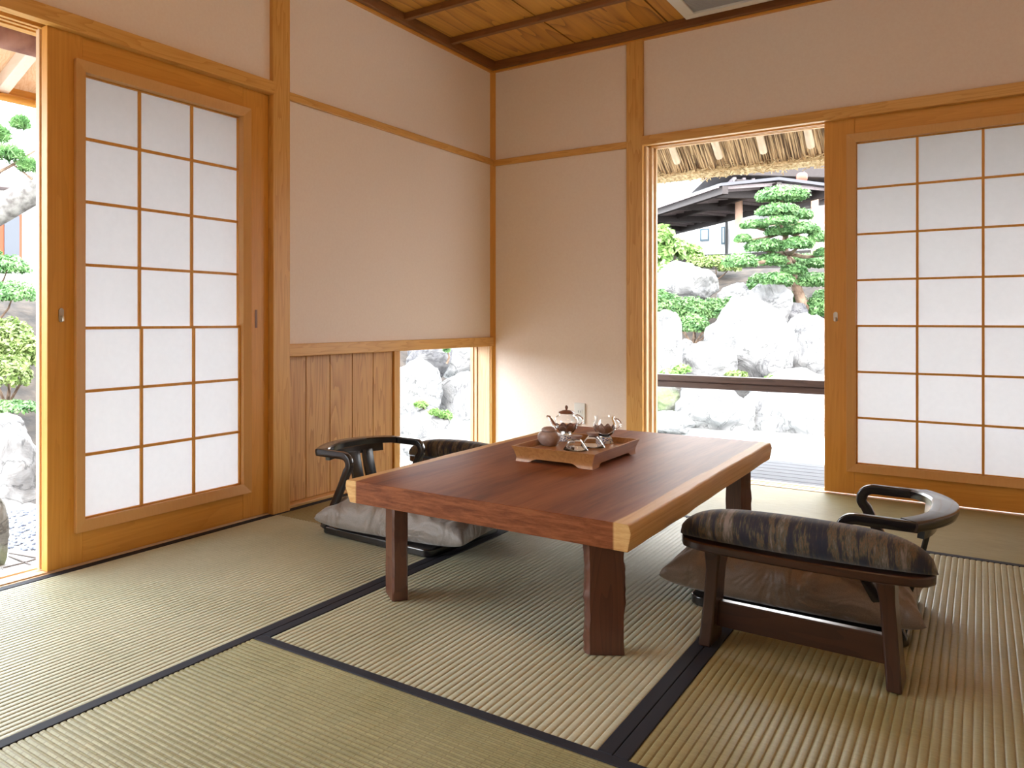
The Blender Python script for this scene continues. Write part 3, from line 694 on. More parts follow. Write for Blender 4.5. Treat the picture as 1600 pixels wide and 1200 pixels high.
def cushion(name, label, cx, cy, rz, w2, d2, h, mat, seed, zb):
    n = 90; mb = MB(); vs = []
    def P(i, k, top):
        u = -1 + 2 * i / n; v = -1 + 2 * k / n
        pin = 1 - .10 * (1 - abs(u) ** 3) * abs(v) ** 4 ; pin2 = 1 - .10 * (1 - abs(v) ** 3) * abs(u) ** 4
        x_ = u * w2 * pin2; y_ = v * d2 * pin
        f = max(0, (1 - abs(u) ** 3.0) * (1 - abs(v) ** 3.0)) ** .36
        e = max(abs(u), abs(v))
        wr = .012 * noise.noise(Vector((x_ * 8 + seed, y_ * 8, 2))) - .026 * abs(noise.noise(Vector((x_ * 4 + seed, y_ * 13, 4)))) - .022 * abs(noise.noise(Vector((x_ * 12, y_ * 5 + seed, 7)))) + .009 * math.sin(30 * math.atan2(v, u) + 5 * noise.noise(Vector((u * 2, v * 2, seed)))) * e ** 3 * f
        dimple = -.018 * math.exp(-(u * u + v * v) / .02)
        if top: z_ = .034 + (h - .034) * f + wr * f * 1.4 + dimple * 1
        else: z_ = .034 - .033 * min(1, f * 1.3)
        # corners tip upward a little
        z_ += .010 * (abs(u * v)) ** 6
        return (cx + x_ * math.cos(rz) - y_ * math.sin(rz), cy + x_ * math.sin(rz) + y_ * math.cos(rz), zb + z_)
    for top in (0, 1):
        for i in range(n + 1):
            for k in range(n + 1): vs.append(P(i, k, top))
    N1 = (n + 1) ** 2; fs = []
    for i in range(n):
        for k in range(n):
            q = [i * (n + 1) + k, (i + 1) * (n + 1) + k, (i + 1) * (n + 1) + k + 1, i * (n + 1) + k + 1]
            fs.append(tuple(reversed(q))); fs.append(tuple(x_ + N1 for x_ in q))
    o = mb.add(vs, fs).build(name, mat, None, smooth=180)
    tag(o, label, 'cushion'); return o
cushion('seat_cushion', 'grey satin seat cushion on the left floor chair', .690, -1.775, R(5), .315, .262, .150, M['cushion_grey'], 3, .031)
cushion('seat_cushion', 'brown satin seat cushion on the right floor chair', 1.975, -1.690, R(0), .325, .250, .165, M['cushion_brown'], 9, .031)

# ------------------------------------------------------------------ padded armrest stand (along x)
def make_armrest(drop=0.0):
    root = empty('padded_armrest', (0, 0, 0)); RW = M['rosewood_x']
    n = 40; vs = []; L2 = .274
    def bow(x_): return -.022 * (1 - (x_ / L2) ** 2) + .008
    # rail board with rounded ends
    mb = MB(); pts = []
    for i in range(n + 1):
        a = -1 + 2 * i / n; x_ = a * L2; w_ = .052 * max(0, (1 - abs(a) ** 9)) ** .5; pts.append((x_, bow(x_), w_))
    vs = []
    for x_, y_, w_ in pts:
        w_ = max(w_, .002); vs += [(x_, y_ - w_, .238 - drop), (x_, y_ + w_, .238 - drop), (x_, y_ + w_, .260 - drop), (x_, y_ - w_, .260 - drop)]
    m = 4
    fs = [(i * m + j_, i * m + (j_ + 1) % m, (i + 1) * m + (j_ + 1) % m, (i + 1) * m + j_) for i in range(n) for j_ in range(m)] + [tuple(range(m)), tuple(n * m + j_ for j_ in range(m - 1, -1, -1))]
    mb.add(vs, fs).build('rail_board', RW, root, smooth=35, bevel=.004)
    # upholstered bolster
    mb = MB(); vs = []; m = 28; nn = 56
    for i in range(nn + 1):
        a = -1 + 2 * i / nn; x_ = a * (L2 + .004); e = max(0, 1 - abs(a) ** 5.5) ** .5; e = max(e, .02)
        hz = .092 * (.80 + .20 * (1 - a * a)) * e
        for j_ in range(m):
            t_ = 2 * math.pi * j_ / m; cy_ = math.cos(t_); sz = math.sin(t_)
            vs.append((x_, bow(x_) + .057 * e * (abs(cy_) ** .8) * (1 if cy_ > 0 else -1), .2615 - drop + hz * (.46 + .50 * (abs(sz) ** .85) * (1 if sz > 0 else -.92))))
    fs = [(i * m + j_, i * m + (j_ + 1) % m, (i + 1) * m + (j_ + 1) % m, (i + 1) * m + j_) for i in range(nn) for j_ in range(m)] + [tuple(range(m)), tuple(nn * m + j_ for j_ in range(m - 1, -1, -1))]
    mb.add(vs, fs).build('bolster', M['ikat'], root, smooth=180)
    for s_ in (-1, 1):
        # splayed board leg, wider at the floor
        mb = MB(); vs = []; nz = 10
        for k in range(nz + 1):
            z_ = (.239 - drop) * k / nz; t_ = k / nz; xc = s_ * (.201 - .018 * t_); wy = .052 - .014 * math.sin(t_ * 2.2) + (.010 * max(0, t_ - .85) / .15); wx = .015 + .004 * (max(0, t_ - .8) / .2)
            vs += [(xc - wx, -wy, z_), (xc + wx, -wy, z_), (xc + wx, wy, z_), (xc - wx, wy, z_)]
        fs = [(i * 4 + j_, i * 4 + (j_ + 1) % 4, (i + 1) * 4 + (j_ + 1) % 4, (i + 1) * 4 + j_) for i in range(nz) for j_ in range(4)] + [(3, 2, 1, 0), (nz * 4, nz * 4 + 1, nz * 4 + 2, nz * 4 + 3)]
        mb.add(vs, fs).build('leg', M['rosewood_z'], root, bevel=.004, smooth=35)
    MB().box(-.185, .185, -.012, .012, .045 - drop * .2, .110 - drop * .3).build('stretcher', RW, root, bevel=.003)
    return root
ar = make_armrest(); ar2 = make_armrest(.062)
ar.location = (2.052, -2.150, 0); ar.rotation_euler.z = R(-1)
tag(ar, 'padded wooden armrest stand beside the right floor chair, nearest the viewer', 'armrest', 'padded armrest stands')
ar2.location = (.580, -1.285, 0); ar2.rotation_euler.z = R(180)
tag(ar2, 'padded wooden armrest stand behind the left floor chair, partly hidden by the table', 'armrest', 'padded armrest stands')

# ================================================================== outside
def at(u, v, s):
    """a real point on the view ray through (u, v) at depth 1225*s metres"""
    return Vector((CAM.x - s * .7958 * (1532 - u), CAM.y + s * .6055 * (u + 1010), CAM.z - s * (v - 501)))
def sm(t): t = max(0, min(1, t)); return t * t * (3 - 2 * t)
def ground_z(x, y):
    a = sm((y - 5.6) / 6.0); b = sm((-x - 4.0) / 5.0)
    return -.50 + 2.3 * a + .95 * sm((y - 14.0) / 6.0) + 1.75 * b * (1 - a) + .05 * noise.noise(Vector((x * .6, y * .6, 0)))
g = MB(); nx, ny = 90, 90; vs = []
xs = np.linspace(-24, 18, nx); ys = np.linspace(-22, 28, ny)
def inside(x, y): return -.2 < x < 4.0 and -6 < y < .2
for yv in ys:
    for xv in xs: vs.append((xv, yv, ground_z(xv, yv)))
g.add(vs, [(j_ * nx + i, j_ * nx + i + 1, (j_ + 1) * nx + i + 1, (j_ + 1) * nx + i) for j_ in range(ny - 1) for i in range(nx - 1)])
go = struct(g.build('garden_ground', M['soil'], smooth=180))
pv = MB().box(-3.2, -.2, -8, -1.5, -.49, -.40); tag(pv.build('stone_path', M['paving'], bevel=.01), kind='structure')
bed = MB().box(-4.5, 7, 1.15, 5.9, -.49, -.47); tag(bed.build('pond_bed', M['paving']), kind='structure')
wm, wn, wbs = newmat('pond_water'); wbs.inputs['Base Color'].default_value = (.9, .96, .95, 1); wbs.inputs['Transmission Weight'].default_value = .6; wbs.inputs['Roughness'].default_value = .04; wbs.inputs['IOR'].default_value = 1.33
tc_, mp_ = coords(wn); tt = N(wn, 'ShaderNodeTexNoise', Scale=2.5, Detail=2); L(wn, mp_.outputs[0], tt.inputs['Vector']); bump(wn, wbs, tt.outputs['Fac'], .05, .02)
tag(MB().add([(-4.5, 1.15, -.44), (7, 1.15, -.44), (7, 5.95, -.44), (-4.5, 5.95, -.44)], [(0, 1, 2, 3)]).build('pond_water', wm), kind='structure')

# deck with boards, and its low dark rail
d = MB(); yy = .145
while yy < .98: d.box(-.1, 6, yy, yy + .100, -.055, -.028); yy += .105
d.box(-.1, 6, .15, .99, -.16, -.056)
for xx in (0, 1.2, 3.3, 5.4): d.box(xx - .06, xx + .06, .5, .62, -.46, -.15)
tag(d.build('veranda_deck', M['deck'], bevel=.004), kind='structure')
rl = tag(empty('deck_rail', (2.0, .985, -.028)), 'dark brown low handrail crossing the back doorway above the deck', 'rail')
dm = wood('dark_rail_wood', (.075, .045, .038), (.045, .026, .022), 'x', rough=.5)
MB().box(.1, 6, .95, 1.02, .425, .468).build('top_rail', dm, rl, bevel=.006)
MB().box(.1, 6, .965, 1.005, .385, .424).build('lower_rail', dm, rl, bevel=.004)
for xx in (.15, 5.95): MB().box(xx - .035, xx + .035, .95, 1.02, -.028, .424).build('post', dm, rl, bevel=.004)

# thatched eave above the deck
th_ = tag(empty('thatched_eave', (2.5, .9, 1.8)), 'thick straw thatch eave hanging over the veranda', 'roof')
strawm, sn_, sb_ = newmat('straw_reeds'); tc_, mp_ = coords(sn_, (1, .02, .02)); tt_ = N(sn_, 'ShaderNodeTexNoise', Scale=160, Detail=2); L(sn_, mp_.outputs[0], tt_.inputs['Vector'])
rr_ = ramp(sn_, tt_.outputs['Fac'], [(.38, (.10, .055, .025)), (.5, (.34, .22, .11)), (.62, (.66, .48, .27))]); L(sn_, rr_.outputs[0], sb_.inputs['Base Color']); sb_.inputs['Roughness'].default_value = .9
core = simple('dark_thatch_core', (.16, .10, .055), .95)
ev0, ev1 = (.30, 2.33), (1.10, 1.80)
MB().prism([(ev0[0], ev0[1] + .03), (ev1[0] + .04, ev1[1] + .035), (ev1[0] + .18, ev1[1] + .30), (ev0[0], 2.75)], 'x', -1.2, 6.0).build('thatch_core', core, th_)
def reeds(nr, xr, name, seed):
    r_ = np.random.default_rng(seed); mb = MB()
    for k in range(nr):
        x_ = r_.uniform(*xr); a = r_.uniform(.0, .45); ln = r_.uniform(.55, .9); dx = r_.normal(0, .03); r0 = r_.uniform(.003, .0065); dz = r_.uniform(-.014, .010)
        t0 = a; t1 = min(1, a + ln)
        p = Vector((x_, ev0[0] + (ev1[0] - ev0[0]) * t0, ev0[1] + (ev1[1] - ev0[1]) * t0 + dz + .012)); q = Vector((x_ + dx, ev0[0] + (ev1[0] - ev0[0]) * t1, ev0[1] + (ev1[1] - ev0[1]) * t1 + dz))
        mb.tube([p, q], r0, 5)
    o = mb.build(name, strawm, th_); o['kind'] = 'stuff'
reeds(5200, (-1.1, 3.6), 'reed_layer', 4)
# trimmed straw edge: short criss-cross stalks
r_ = np.random.default_rng(11); mb = MB()
for k in range(5200):
    x_ = r_.uniform(-1.1, 3.4); yy = r_.uniform(1.06, 1.20); zz = 1.815 - .055 * (1 - abs(yy - 1.13) / .09) + r_.normal(0, .008) + r_.uniform(0, .035)
    dv = Vector((r_.normal(0, 1), r_.normal(0, .5), r_.normal(0, .45))).normalized() * r_.uniform(.015, .045)
    p = Vector((x_, yy, zz)); mb.bar(p - dv, p + dv, .005, .004, up=(.1, .2, 1))
pm = mottled('pale_cut_straw', (.42, .30, .15), (.78, .64, .40), scale=60, rough=.9, bs=0)
o = mb.build('trimmed_edge', pm, th_); o['kind'] = 'stuff'
MB().prism([(1.07, 1.84), (1.08, 1.785), (1.13, 1.758), (1.19, 1.785), (1.22, 1.86)], 'x', -1.1, 6).build('edge_roll', pm, th_)
bmb = mottled('bamboo', (.62, .48, .32), (.74, .60, .42), scale=12, rough=.5, bs=0)
for i, uu in enumerate((1048, 1128, 1207, 1286)):
    x_ = at(uu, 235, 0.00405).x
    o = MB().tube([(x_, .3, 2.26), (x_, .86, 1.89), (x_, .90, 1.864), (x_, .93, 1.844)], .021, 16, scale=[1, 1, 1.08, 1]).build('bamboo_pole', bmb, th_, smooth=50)

# left eave: beam, rafters, boards, fascia
le = tag(empty('plank_eave', (-.6, -3.5, 1.9)), 'pale cedar eave with rafters and a dark log beam over the left doorway', 'roof')
def lz(x): return 1.985 + .448 * (x + .85)
mb = MB(); mb.add([(-.14, -6, lz(-.12) + .05), (-1.16, -6, lz(-1.16) + .05), (-1.16, .0, lz(-1.16) + .05), (-.14, .0, lz(-.12) + .05), (-.14, -6, lz(-.12) + .065), (-1.16, -6, lz(-1.16) + .065), (-1.16, .0, lz(-1.16) + .065), (-.14, .0, lz(-.12) + .065)],
       [(0, 1, 2, 3), (7, 6, 5, 4), (0, 4, 5, 1), (1, 5, 6, 2), (2, 6, 7, 3), (3, 7, 4, 0)])
mb.build('eave_boards', wood('pale_eave_boards', (.86, .62, .40), (.74, .45, .24), 'x', plank=('y', .2), rings=.4), le)
for k in range(18):
    yy = -5.775 + k * .33
    mb = MB(); mb.bar((-.14, yy, lz(-.14) + .02), (-1.15, yy, lz(-1.15) + .02), .055, .06); mb.build('rafter', M['rafter_pale'], le, bevel=.003)
mb = MB().box(-1.19, -1.16, -6, 0, lz(-1.16) - .012, lz(-1.16) + .07); mb.build('fascia', M['hinoki_y'], le)
mb = MB(); mb.tube([(-1.12, yy, lz(-1.12) - .03) for yy in np.linspace(-6, 0, 12)], .018, 10); mb.build('eave_rod', M['hinoki_y'], le, smooth=60)
logm = mottled('weathered_red_log', (.16, .055, .035), (.34, .17, .12), scale=10, rough=.6, bs=.4)
mb = MB(); mb.tube([(-.6 + .008 * math.sin(yy * 3), yy, 1.935 + .006 * math.sin(yy * 5)) for yy in np.linspace(-6, .1, 40)], .056, 18); mb.build('log_beam', logm, le, smooth=60)
# roof slab over the whole house keeps daylight out of the ceiling
tag(MB().box(-.2, 4.0, -6.4, .2, 2.51, 2.62).build('roof', M['darkwood_x']), kind='structure')

# ------------------------------------------------------------------ rocks
def rock(label, c, size, seed, mat='rock', rz=0, sub=5, planes=14, group=None):
    r_ = np.random.default_rng(seed); bm = bmesh.new(); bmesh.ops.create_icosphere(bm, subdivisions=sub, radius=1)
    pl = []
    for k in range(planes):
        n_ = Vector(r_.normal(0, 1, 3)); n_.normalize(); pl.append((n_, r_.uniform(.72, .95)))
    so_ = Vector(r_.uniform(0, 50, 3))
    for v in bm.verts:
        p = v.co.copy()
        for n_, d in pl:
            e = p.dot(n_) - d
            if e > 0: p -= n_ * e * .88
        q = p * 1.6 + so_
        k = 1 + .16 * noise.noise(q) + .07 * noise.noise(q * 2.7) + .03 * noise.noise(q * 7) - .05 * abs(noise.noise(q * 1.9 + Vector((9, 9, 9))))
        p *= k; v.co = Vector((p.x * size[0], p.y * size[1], p.z * size[2]))
    me = bpy.data.meshes.new('garden_rock'); bm.to_mesh(me); bm.free(); me.materials.append(M[mat]); me.shade_smooth()
    me.set_sharp_from_angle(angle=R(55))
    o = bpy.data.objects.new('garden_rock', me); COL.objects.link(o); o.location = c; o.rotation_euler = (0, 0, rz)
    tag(o, label, 'rock', group); return o
def prock(label, u0, u1, v0, v1, s, seed, mat='rock', depth=.7, rz=0.0, down=0.0):
    """rock whose outline covers the given extents at the given distance"""
    c = at((u0 + u1) / 2, (v0 + v1) / 2, s); hx = (u1 - u0) / 2 * s / .82; hz = (v1 - v0) / 2 * s / .86 + down / 2
    c.z -= down / 2
    return rock(label, c, (hx, hx * depth, hz), seed, mat, rz + R(37) * 0)
# seen through the back doorway
prock('largest pale boulder in the middle of the back doorway view', 1116, 1224, 474, 604, .0083, 21, down=.15)
prock('tall pale boulder right of the largest one, at the edge of the paper door', 1221, 1300, 502, 606, .0083, 22, down=.15)
prock('pale boulder at the left edge of the back doorway above the rail', 1010, 1066, 494, 600, .0080, 23, down=.1)
prock('grey-veined rock between the left boulder and the largest boulder', 1062, 1138, 534, 606, .0081, 24, mat='rock')
prock('small stone perched above the grey-veined rock', 1063, 1081, 531, 548, .0085, 25)
prock('rounded boulder on the slope above the azalea bush', 1024, 1118, 414, 478, .0105, 26)
prock('small angular rock on the dark soil slope', 1124, 1173, 446, 484, .0098, 27)
prock('leaning pale rock at the foot of the pine', 1170, 1228, 442, 512, .0095, 28)
prock('grey upright rock under the lowest pine branches', 1215, 1258, 472, 512, .0094, 29, mat='rock_grey')
prock('mossy rock below the rail at the left edge of the doorway', 1008, 1068, 600, 646, .0078, 30, mat='rock_moss')
prock('broad pale rock at the waterline below the rail', 1056, 1164, 596, 682, .0076, 31, down=.08)
prock('low pale rock at the water beside the doorway post', 1000, 1078, 644, 680, .0072, 32)
prock('wide blank pale boulder rising from the pond at the right', 1158, 1330, 592, 706, .0075, 33, down=.1)
prock('small mossy stone at the water between two boulders', 1152, 1172, 640, 676, .0074, 34, mat='rock_grey')
# seen through the low window
prock('upright grey slab rock at the left of the low window', 608, 690, 566, 668, .0070, 41, mat='rock')
prock('dark grey rock wedged at the top of the low window', 636, 702, 520, 592, .0074, 42, mat='rock_grey')
prock('white boulder at the upper right of the low window', 686, 772, 516, 612, .0078, 43)
prock('pale boulder in the lower right of the low window', 682, 770, 592, 710, .0071, 44, down=.2)
prock('flat white rock along the bottom of the low window', 590, 740, 648, 740, .0062, 45, down=.1)
# seen through the left doorway
prock('large pitted pale boulder beyond the left doorway', -60, 62, 660, 832, .0044, 51, depth=.8, down=.05)
prock('flat pale rock on top of the large left boulder', -40, 48, 648, 700, .0050, 52)
prock('brown upright stone at the very left edge of the left doorway', -40, 12, 775, 892, .0032, 53, mat='rock_moss')

# gravel: a patch of dark pebbles beside the path
r_ = np.random.default_rng(5); gm = mottled('blue_grey_pebbles', (.10, .12, .18), (.26, .29, .36), scale=20, rough=.6, bs=0); mb = MB()
ic = bmesh.new(); bmesh.ops.create_icosphere(ic, subdivisions=1, radius=1); iv = [tuple(v.co) for v in ic.verts]; iff = [tuple(v.index for v in f.verts) for f in ic.faces]; ic.free()
for k in range(1500):
    cx_, cy_ = r_.uniform(-2.5, -1.25), r_.uniform(-3.1, -1.55)
    if cx_ + .35 * cy_ > -2.35 + .12 * math.sin(cy_ * 9): continue
    a, b_, c_ = r_.uniform(.010, .022), r_.uniform(.008, .016), r_.uniform(.005, .01)
    mb.add([(cx_ + x_ * a, cy_ + y_ * b_, -.393 + z_ * c_) for x_, y_, z_ in iv], iff)
tag(mb.build('pebble_gravel', gm, smooth=180), 'blue-grey pebbles scattered in front of the large left boulder', 'gravel', kind='stuff')
mb = MB()
for a, b_ in (((15, 865), (60, 873)), ((14, 870), (60, 888)), ((5, 888), (34, 881)), ((34, 881), (60, 873))):
    P0 = at(*a, 1.22 / (a[1] - 501)); P1 = at(*b_, 1.22 / (b_[1] - 501)); P0.z = P1.z = -.398; mb.bar(P0, P1, .010, .008)
tag(mb.build('paving_joint', simple('dark_joint', (.12, .10, .09), .9)), 'thin dark crossing joint lines in the paving outside the left doorway', 'joint')
P0 = at(6, 893, 1.17 / 392)
tag(MB().lathe([(0, -.03), (.015, -.026), (.026, -.015), (.03, 0), (.026, .015), (.015, .026), (0, .03)], (P0.x, P0.y, -.368), 20).build('metal_ball', simple('shiny_steel', (.6, .62, .66), .2, 1), smooth=180), 'small shiny steel ball on the paving at the left edge', 'ornament')

# ------------------------------------------------------------------ foliage
def leaves(name, blobs, nper, size, mat, parent=None, seed=0, flat=.35, needle=False):
    """leaf quads scattered over the upper shells of ellipsoid blobs: (centre, (rx, ry, rz))"""
    r_ = np.random.default_rng(seed); V = []
    for (c, rad) in blobs:
        n = nper; d = r_.normal(0, 1, (n, 3)); d /= np.linalg.norm(d, axis=1)[:, None]; d[:, 2] = np.where(d[:, 2] < -.3, -d[:, 2] * .6, d[:, 2])
        lump = 1 + .10 * np.sin(d[:, 0:1] * 9 + seed) * np.cos(d[:, 1:2] * 8 + d[:, 2:3] * 5)
        p = np.array(c)[None] + d * np.array(rad)[None] * lump * r_.uniform(.80, 1.04, (n, 1))
        nn = d * .8 + r_.normal(0, .55, (n, 3)); nn[:, 2] += flat; nn /= np.linalg.norm(nn, axis=1)[:, None]
        t = np.cross(nn, r_.normal(0, 1, (n, 3))); t /= np.linalg.norm(t, axis=1)[:, None]; b = np.cross(nn, t)
        if needle: t, b, nn = nn, t, b
        s = size * r_.uniform(.6, 1.3, (n, 1)); wd = s * (.12 if needle else .5)
        V.append(np.stack([p - t * s, p + b * wd + nn * s * .15, p + t * s, p - b * wd + nn * s * .15], 1).reshape(-1, 3))
    V = np.concatenate(V); nq = len(V) // 4
    off = base_of(parent) if parent is not None else Vector(((V[:, 0].min() + V[:, 0].max()) / 2, (V[:, 1].min() + V[:, 1].max()) / 2, V[:, 2].min()))
    V = V - np.array(off)[None]
    me = bpy.data.meshes.new(name); me.vertices.add(len(V)); me.vertices.foreach_set('co', V.ravel()); me.loops.add(nq * 4)
    me.loops.foreach_set('vertex_index', np.arange(nq * 4)); me.polygons.add(nq); me.polygons.foreach_set('loop_start', np.arange(nq) * 4); me.polygons.foreach_set('loop_total', np.full(nq, 4)); me.update(); me.validate()
    me.materials.append(mat); o = bpy.data.objects.new(name, me); COL.objects.link(o)
    if parent is not None: o.parent = parent
    else: o.location = off
    return o
def blob(u, v, hu, hv, s, depth=.8):
    c = at(u, v, s); return (c, (hu * s, hu * s * depth, hv * s))

pads = [(1220, 305, 37, 15), (1215, 329, 30, 12), (1252, 336, 17, 10), (1219, 345, 24, 9), (1179, 351, 20, 9), (1221, 361, 23, 10), (1257, 357, 20, 11), (1161, 373, 12, 8), (1279, 371, 16, 11),
        (1195, 385, 30, 13), (1247, 381, 22, 12), (1157, 409, 25, 14), (1205, 407, 22, 12), (1258, 410, 36, 15), (1290, 395, 16, 9), (1214, 437, 24, 12), (1263, 439, 34, 15), (1229, 472, 28, 18), (1280, 482, 20, 22), (1240, 422, 18, 10), (1286, 462, 14, 10)]
S_P = .0094; base = at(1243, 512, S_P)
pine = tag(empty('pruned_pine', (base.x, base.y, base.z)), 'cloud-pruned garden pine with layered round pads on the slope', 'tree')
tp_ = [at(1243, 515, S_P), at(1252, 470, S_P), at(1238, 430, S_P), at(1226, 395, S_P), at(1228, 360, S_P), at(1222, 330, S_P), at(1221, 308, S_P)]
MB().tube(tp_, .075, 12, up=(1, 0, 0), scale=[1.2, 1, .85, .7, .5, .35, .2]).build('trunk', M['bark'], pine, smooth=60)
for i, (u, v, hu, hv) in enumerate(pads):
    s = S_P + random.uniform(-.0004, .0003)
    k = min(range(len(tp_)), key=lambda q: abs(tp_[q].z - at(u, v, s).z)); e = at(u, v + hv * .5, s)
    MB().tube([tp_[k], tp_[k].lerp(e, .5) + Vector((0, 0, -.04)), e], .035, 8, up=(0.1, .2, 1), scale=[1, .8, .4]).build('branch', M['bark'], pine, smooth=60)
    leaves('needle_pad', [blob(u, v + 1, hu, hv, s), blob(u - hu * .45, v + hv * .35, hu * .5, hv * .6, s), blob(u + hu * .45, v + hv * .35, hu * .5, hv * .6, s)], 1700, .024, M['pine_leaf'], pine, 100 + i, needle=False)

def shrub(name, label, blobs_, n, size, mat, seed, cat='shrub', stems=True):
    cs = np.array([list(b[0]) for b in blobs_]); zmin = min(b[0][2] - b[1][2] for b in blobs_)
    root = tag(empty(name, (cs[:, 0].mean(), cs[:, 1].mean(), zmin - .1)), label, cat)
    leaves('foliage', blobs_, n, size, mat, root, seed)
    if stems:
        mb = MB(); c0 = Vector((cs[:, 0].mean(), cs[:, 1].mean(), zmin - .1))
        for b in blobs_:
            e = Vector(b[0]); mb.tube([c0, c0.lerp(e, .5) + Vector((.02, .02, 0)), e], .012, 6, up=(.3, .1, 1), scale=[1.3, 1, .5])
        mb.build('stems', M['bark'], root)
    return root
shrub('azalea_bush', 'broad dark green azalea bush across the left of the rock bank', [blob(1045, 485, 26, 26, .0094), blob(1080, 492, 28, 28, .0093), blob(1112, 490, 24, 24, .0093), blob(1145, 482, 20, 18, .0094), blob(1085, 512, 22, 20, .0090), blob(1030, 470, 16, 18, .0096)], 2600, .024, M['azalea'], 61)
shrub('leafy_shrub', 'tall light green broad-leaved shrub at the left edge of the back doorway', [blob(1035, 372, 16, 18, .0120), blob(1055, 392, 22, 18, .0120), blob(1030, 400, 16, 18, .0120), blob(1078, 398, 18, 14, .0120), blob(1045, 425, 30, 14, .0118)], 420, .085, M['bright_leaf'], 62)
shrub('low_hedge', 'low yellow-green shrub left of the pine above the soil', [blob(1118, 413, 26, 14, .0114), blob(1090, 412, 16, 14, .0116), blob(1140, 420, 16, 10, .0112)], 1100, .034, M['yellow_leaf'], 63)
shrub('small_bush', 'small dark green bush left of the pine foot', [blob(1187, 440, 16, 12, .0100), blob(1175, 452, 12, 9, .0099)], 700, .036, M['azalea'], 64)
shrub('fern_tuft', 'green tuft growing on the rocks at the left above the rail', [blob(1047, 584, 15, 6, .0076), blob(1066, 578, 12, 7, .0076)], 300, .035, M['bright_leaf'], 65)
shrub('fern_tuft', 'pale tuft at the foot of the largest boulder above the rail', [blob(1150, 586, 16, 6, .0077)], 300, .030, M['yellow_leaf'], 66)
shrub('fern_tuft', 'bright green tuft right of the largest boulder above the rail', [blob(1217, 592, 18, 7, .0075)], 300, .032, M['bright_leaf'], 67)
shrub('fern_tuft', 'small green tufts between the rocks in the low window', [blob(658, 633, 10, 7, .0062), blob(695, 650, 12, 7, .0060), blob(680, 645, 9, 5, .0060)], 260, .028, M['bright_leaf'], 68)
shrub('fern_tuft', 'leaf tuft at the top of the low window between two rocks', [blob(698, 546, 5, 8, .0070)], 120, .028, M['azalea'], 69)
# left doorway planting
shrub('azalea_bush', 'round yellow-green azalea in the left doorway above the boulder', [blob(15, 540, 42, 42, .0062), blob(45, 560, 30, 34, .0060), blob(10, 590, 40, 34, .0058), blob(-30, 560, 40, 44, .006)], 1800, .028, M['yellow_leaf'], 71)
shrub('moss_mound', 'dark green mossy ground cover on the large left boulder', [blob(20, 638, 44, 12, .0056), blob(-20, 640, 40, 14, .0056)], 1400, .020, M['azalea'], 72)
shrub('clipped_shrub', 'bright green clipped shrub pad in the left doorway, lower of two', [blob(20, 463, 46, 24, .0070), blob(-25, 460, 40, 24, .007)], 2600, .022, M['pine_leaf'], 73)
shrub('clipped_shrub', 'bright green clipped shrub pad in the left doorway, upper of two', [blob(12, 420, 38, 20, .0072), blob(-30, 400, 36, 24, .0072)], 2600, .022, M['pine_leaf'], 74)
P0 = at(-60, 372, .0078)
lp = tag(empty('old_pine', (P0.x, P0.y, .6)), 'old pine with a thick pale bound limb leaning across the left doorway', 'tree')
MB().tube([at(-130, 520, .0078), at(-90, 400, .0078), at(-40, 350, .0078), at(10, 322, .0078), at(45, 303, .0078), at(80, 270, .0078)], .16, 16, scale=[1.3, 1.2, 1.1, 1.05, 1.0, .9]).build('trunk', M['pale_bark'], lp, smooth=60)
MB().tube([at(-30, 300, .0072), at(0, 268, .0072), at(25, 255, .0072), at(55, 235, .0072)], .022, 8, scale=[1.3, 1, .8, .6]).build('branch', M['bark'], lp, smooth=60)
MB().tube([at(20, 257, .0072), at(35, 268, .0072), at(50, 280, .0072)], .012, 8).build('branch', M['bark'], lp, smooth=60)
leaves('needles', [blob(12, 245, 30, 16, .0072), blob(32, 195, 14, 12, .0072), blob(-5, 215, 22, 18, .0072), blob(45, 262, 16, 12, .0072)], 1300, .060, M['pine_leaf'], lp, 75, needle=True)
# dark trees behind the walkway
shrub('background_tree', 'dark distant tree above the walkway roof at the left of the back doorway', [blob(1060, 290, 30, 14, .030), blob(1035, 345, 30, 20, .024)], 900, .16, M['dark_leaf'], 76, cat='tree')
bt = bpy.data.objects['background_tree']; c0 = Vector(bt.location); MB().tube([(c0.x, c0.y, 2.2), (c0.x, c0.y, c0.z + 1.5)], .2, 10, up=(1, 0, 0)).build('trunk', M['bark'], bt)

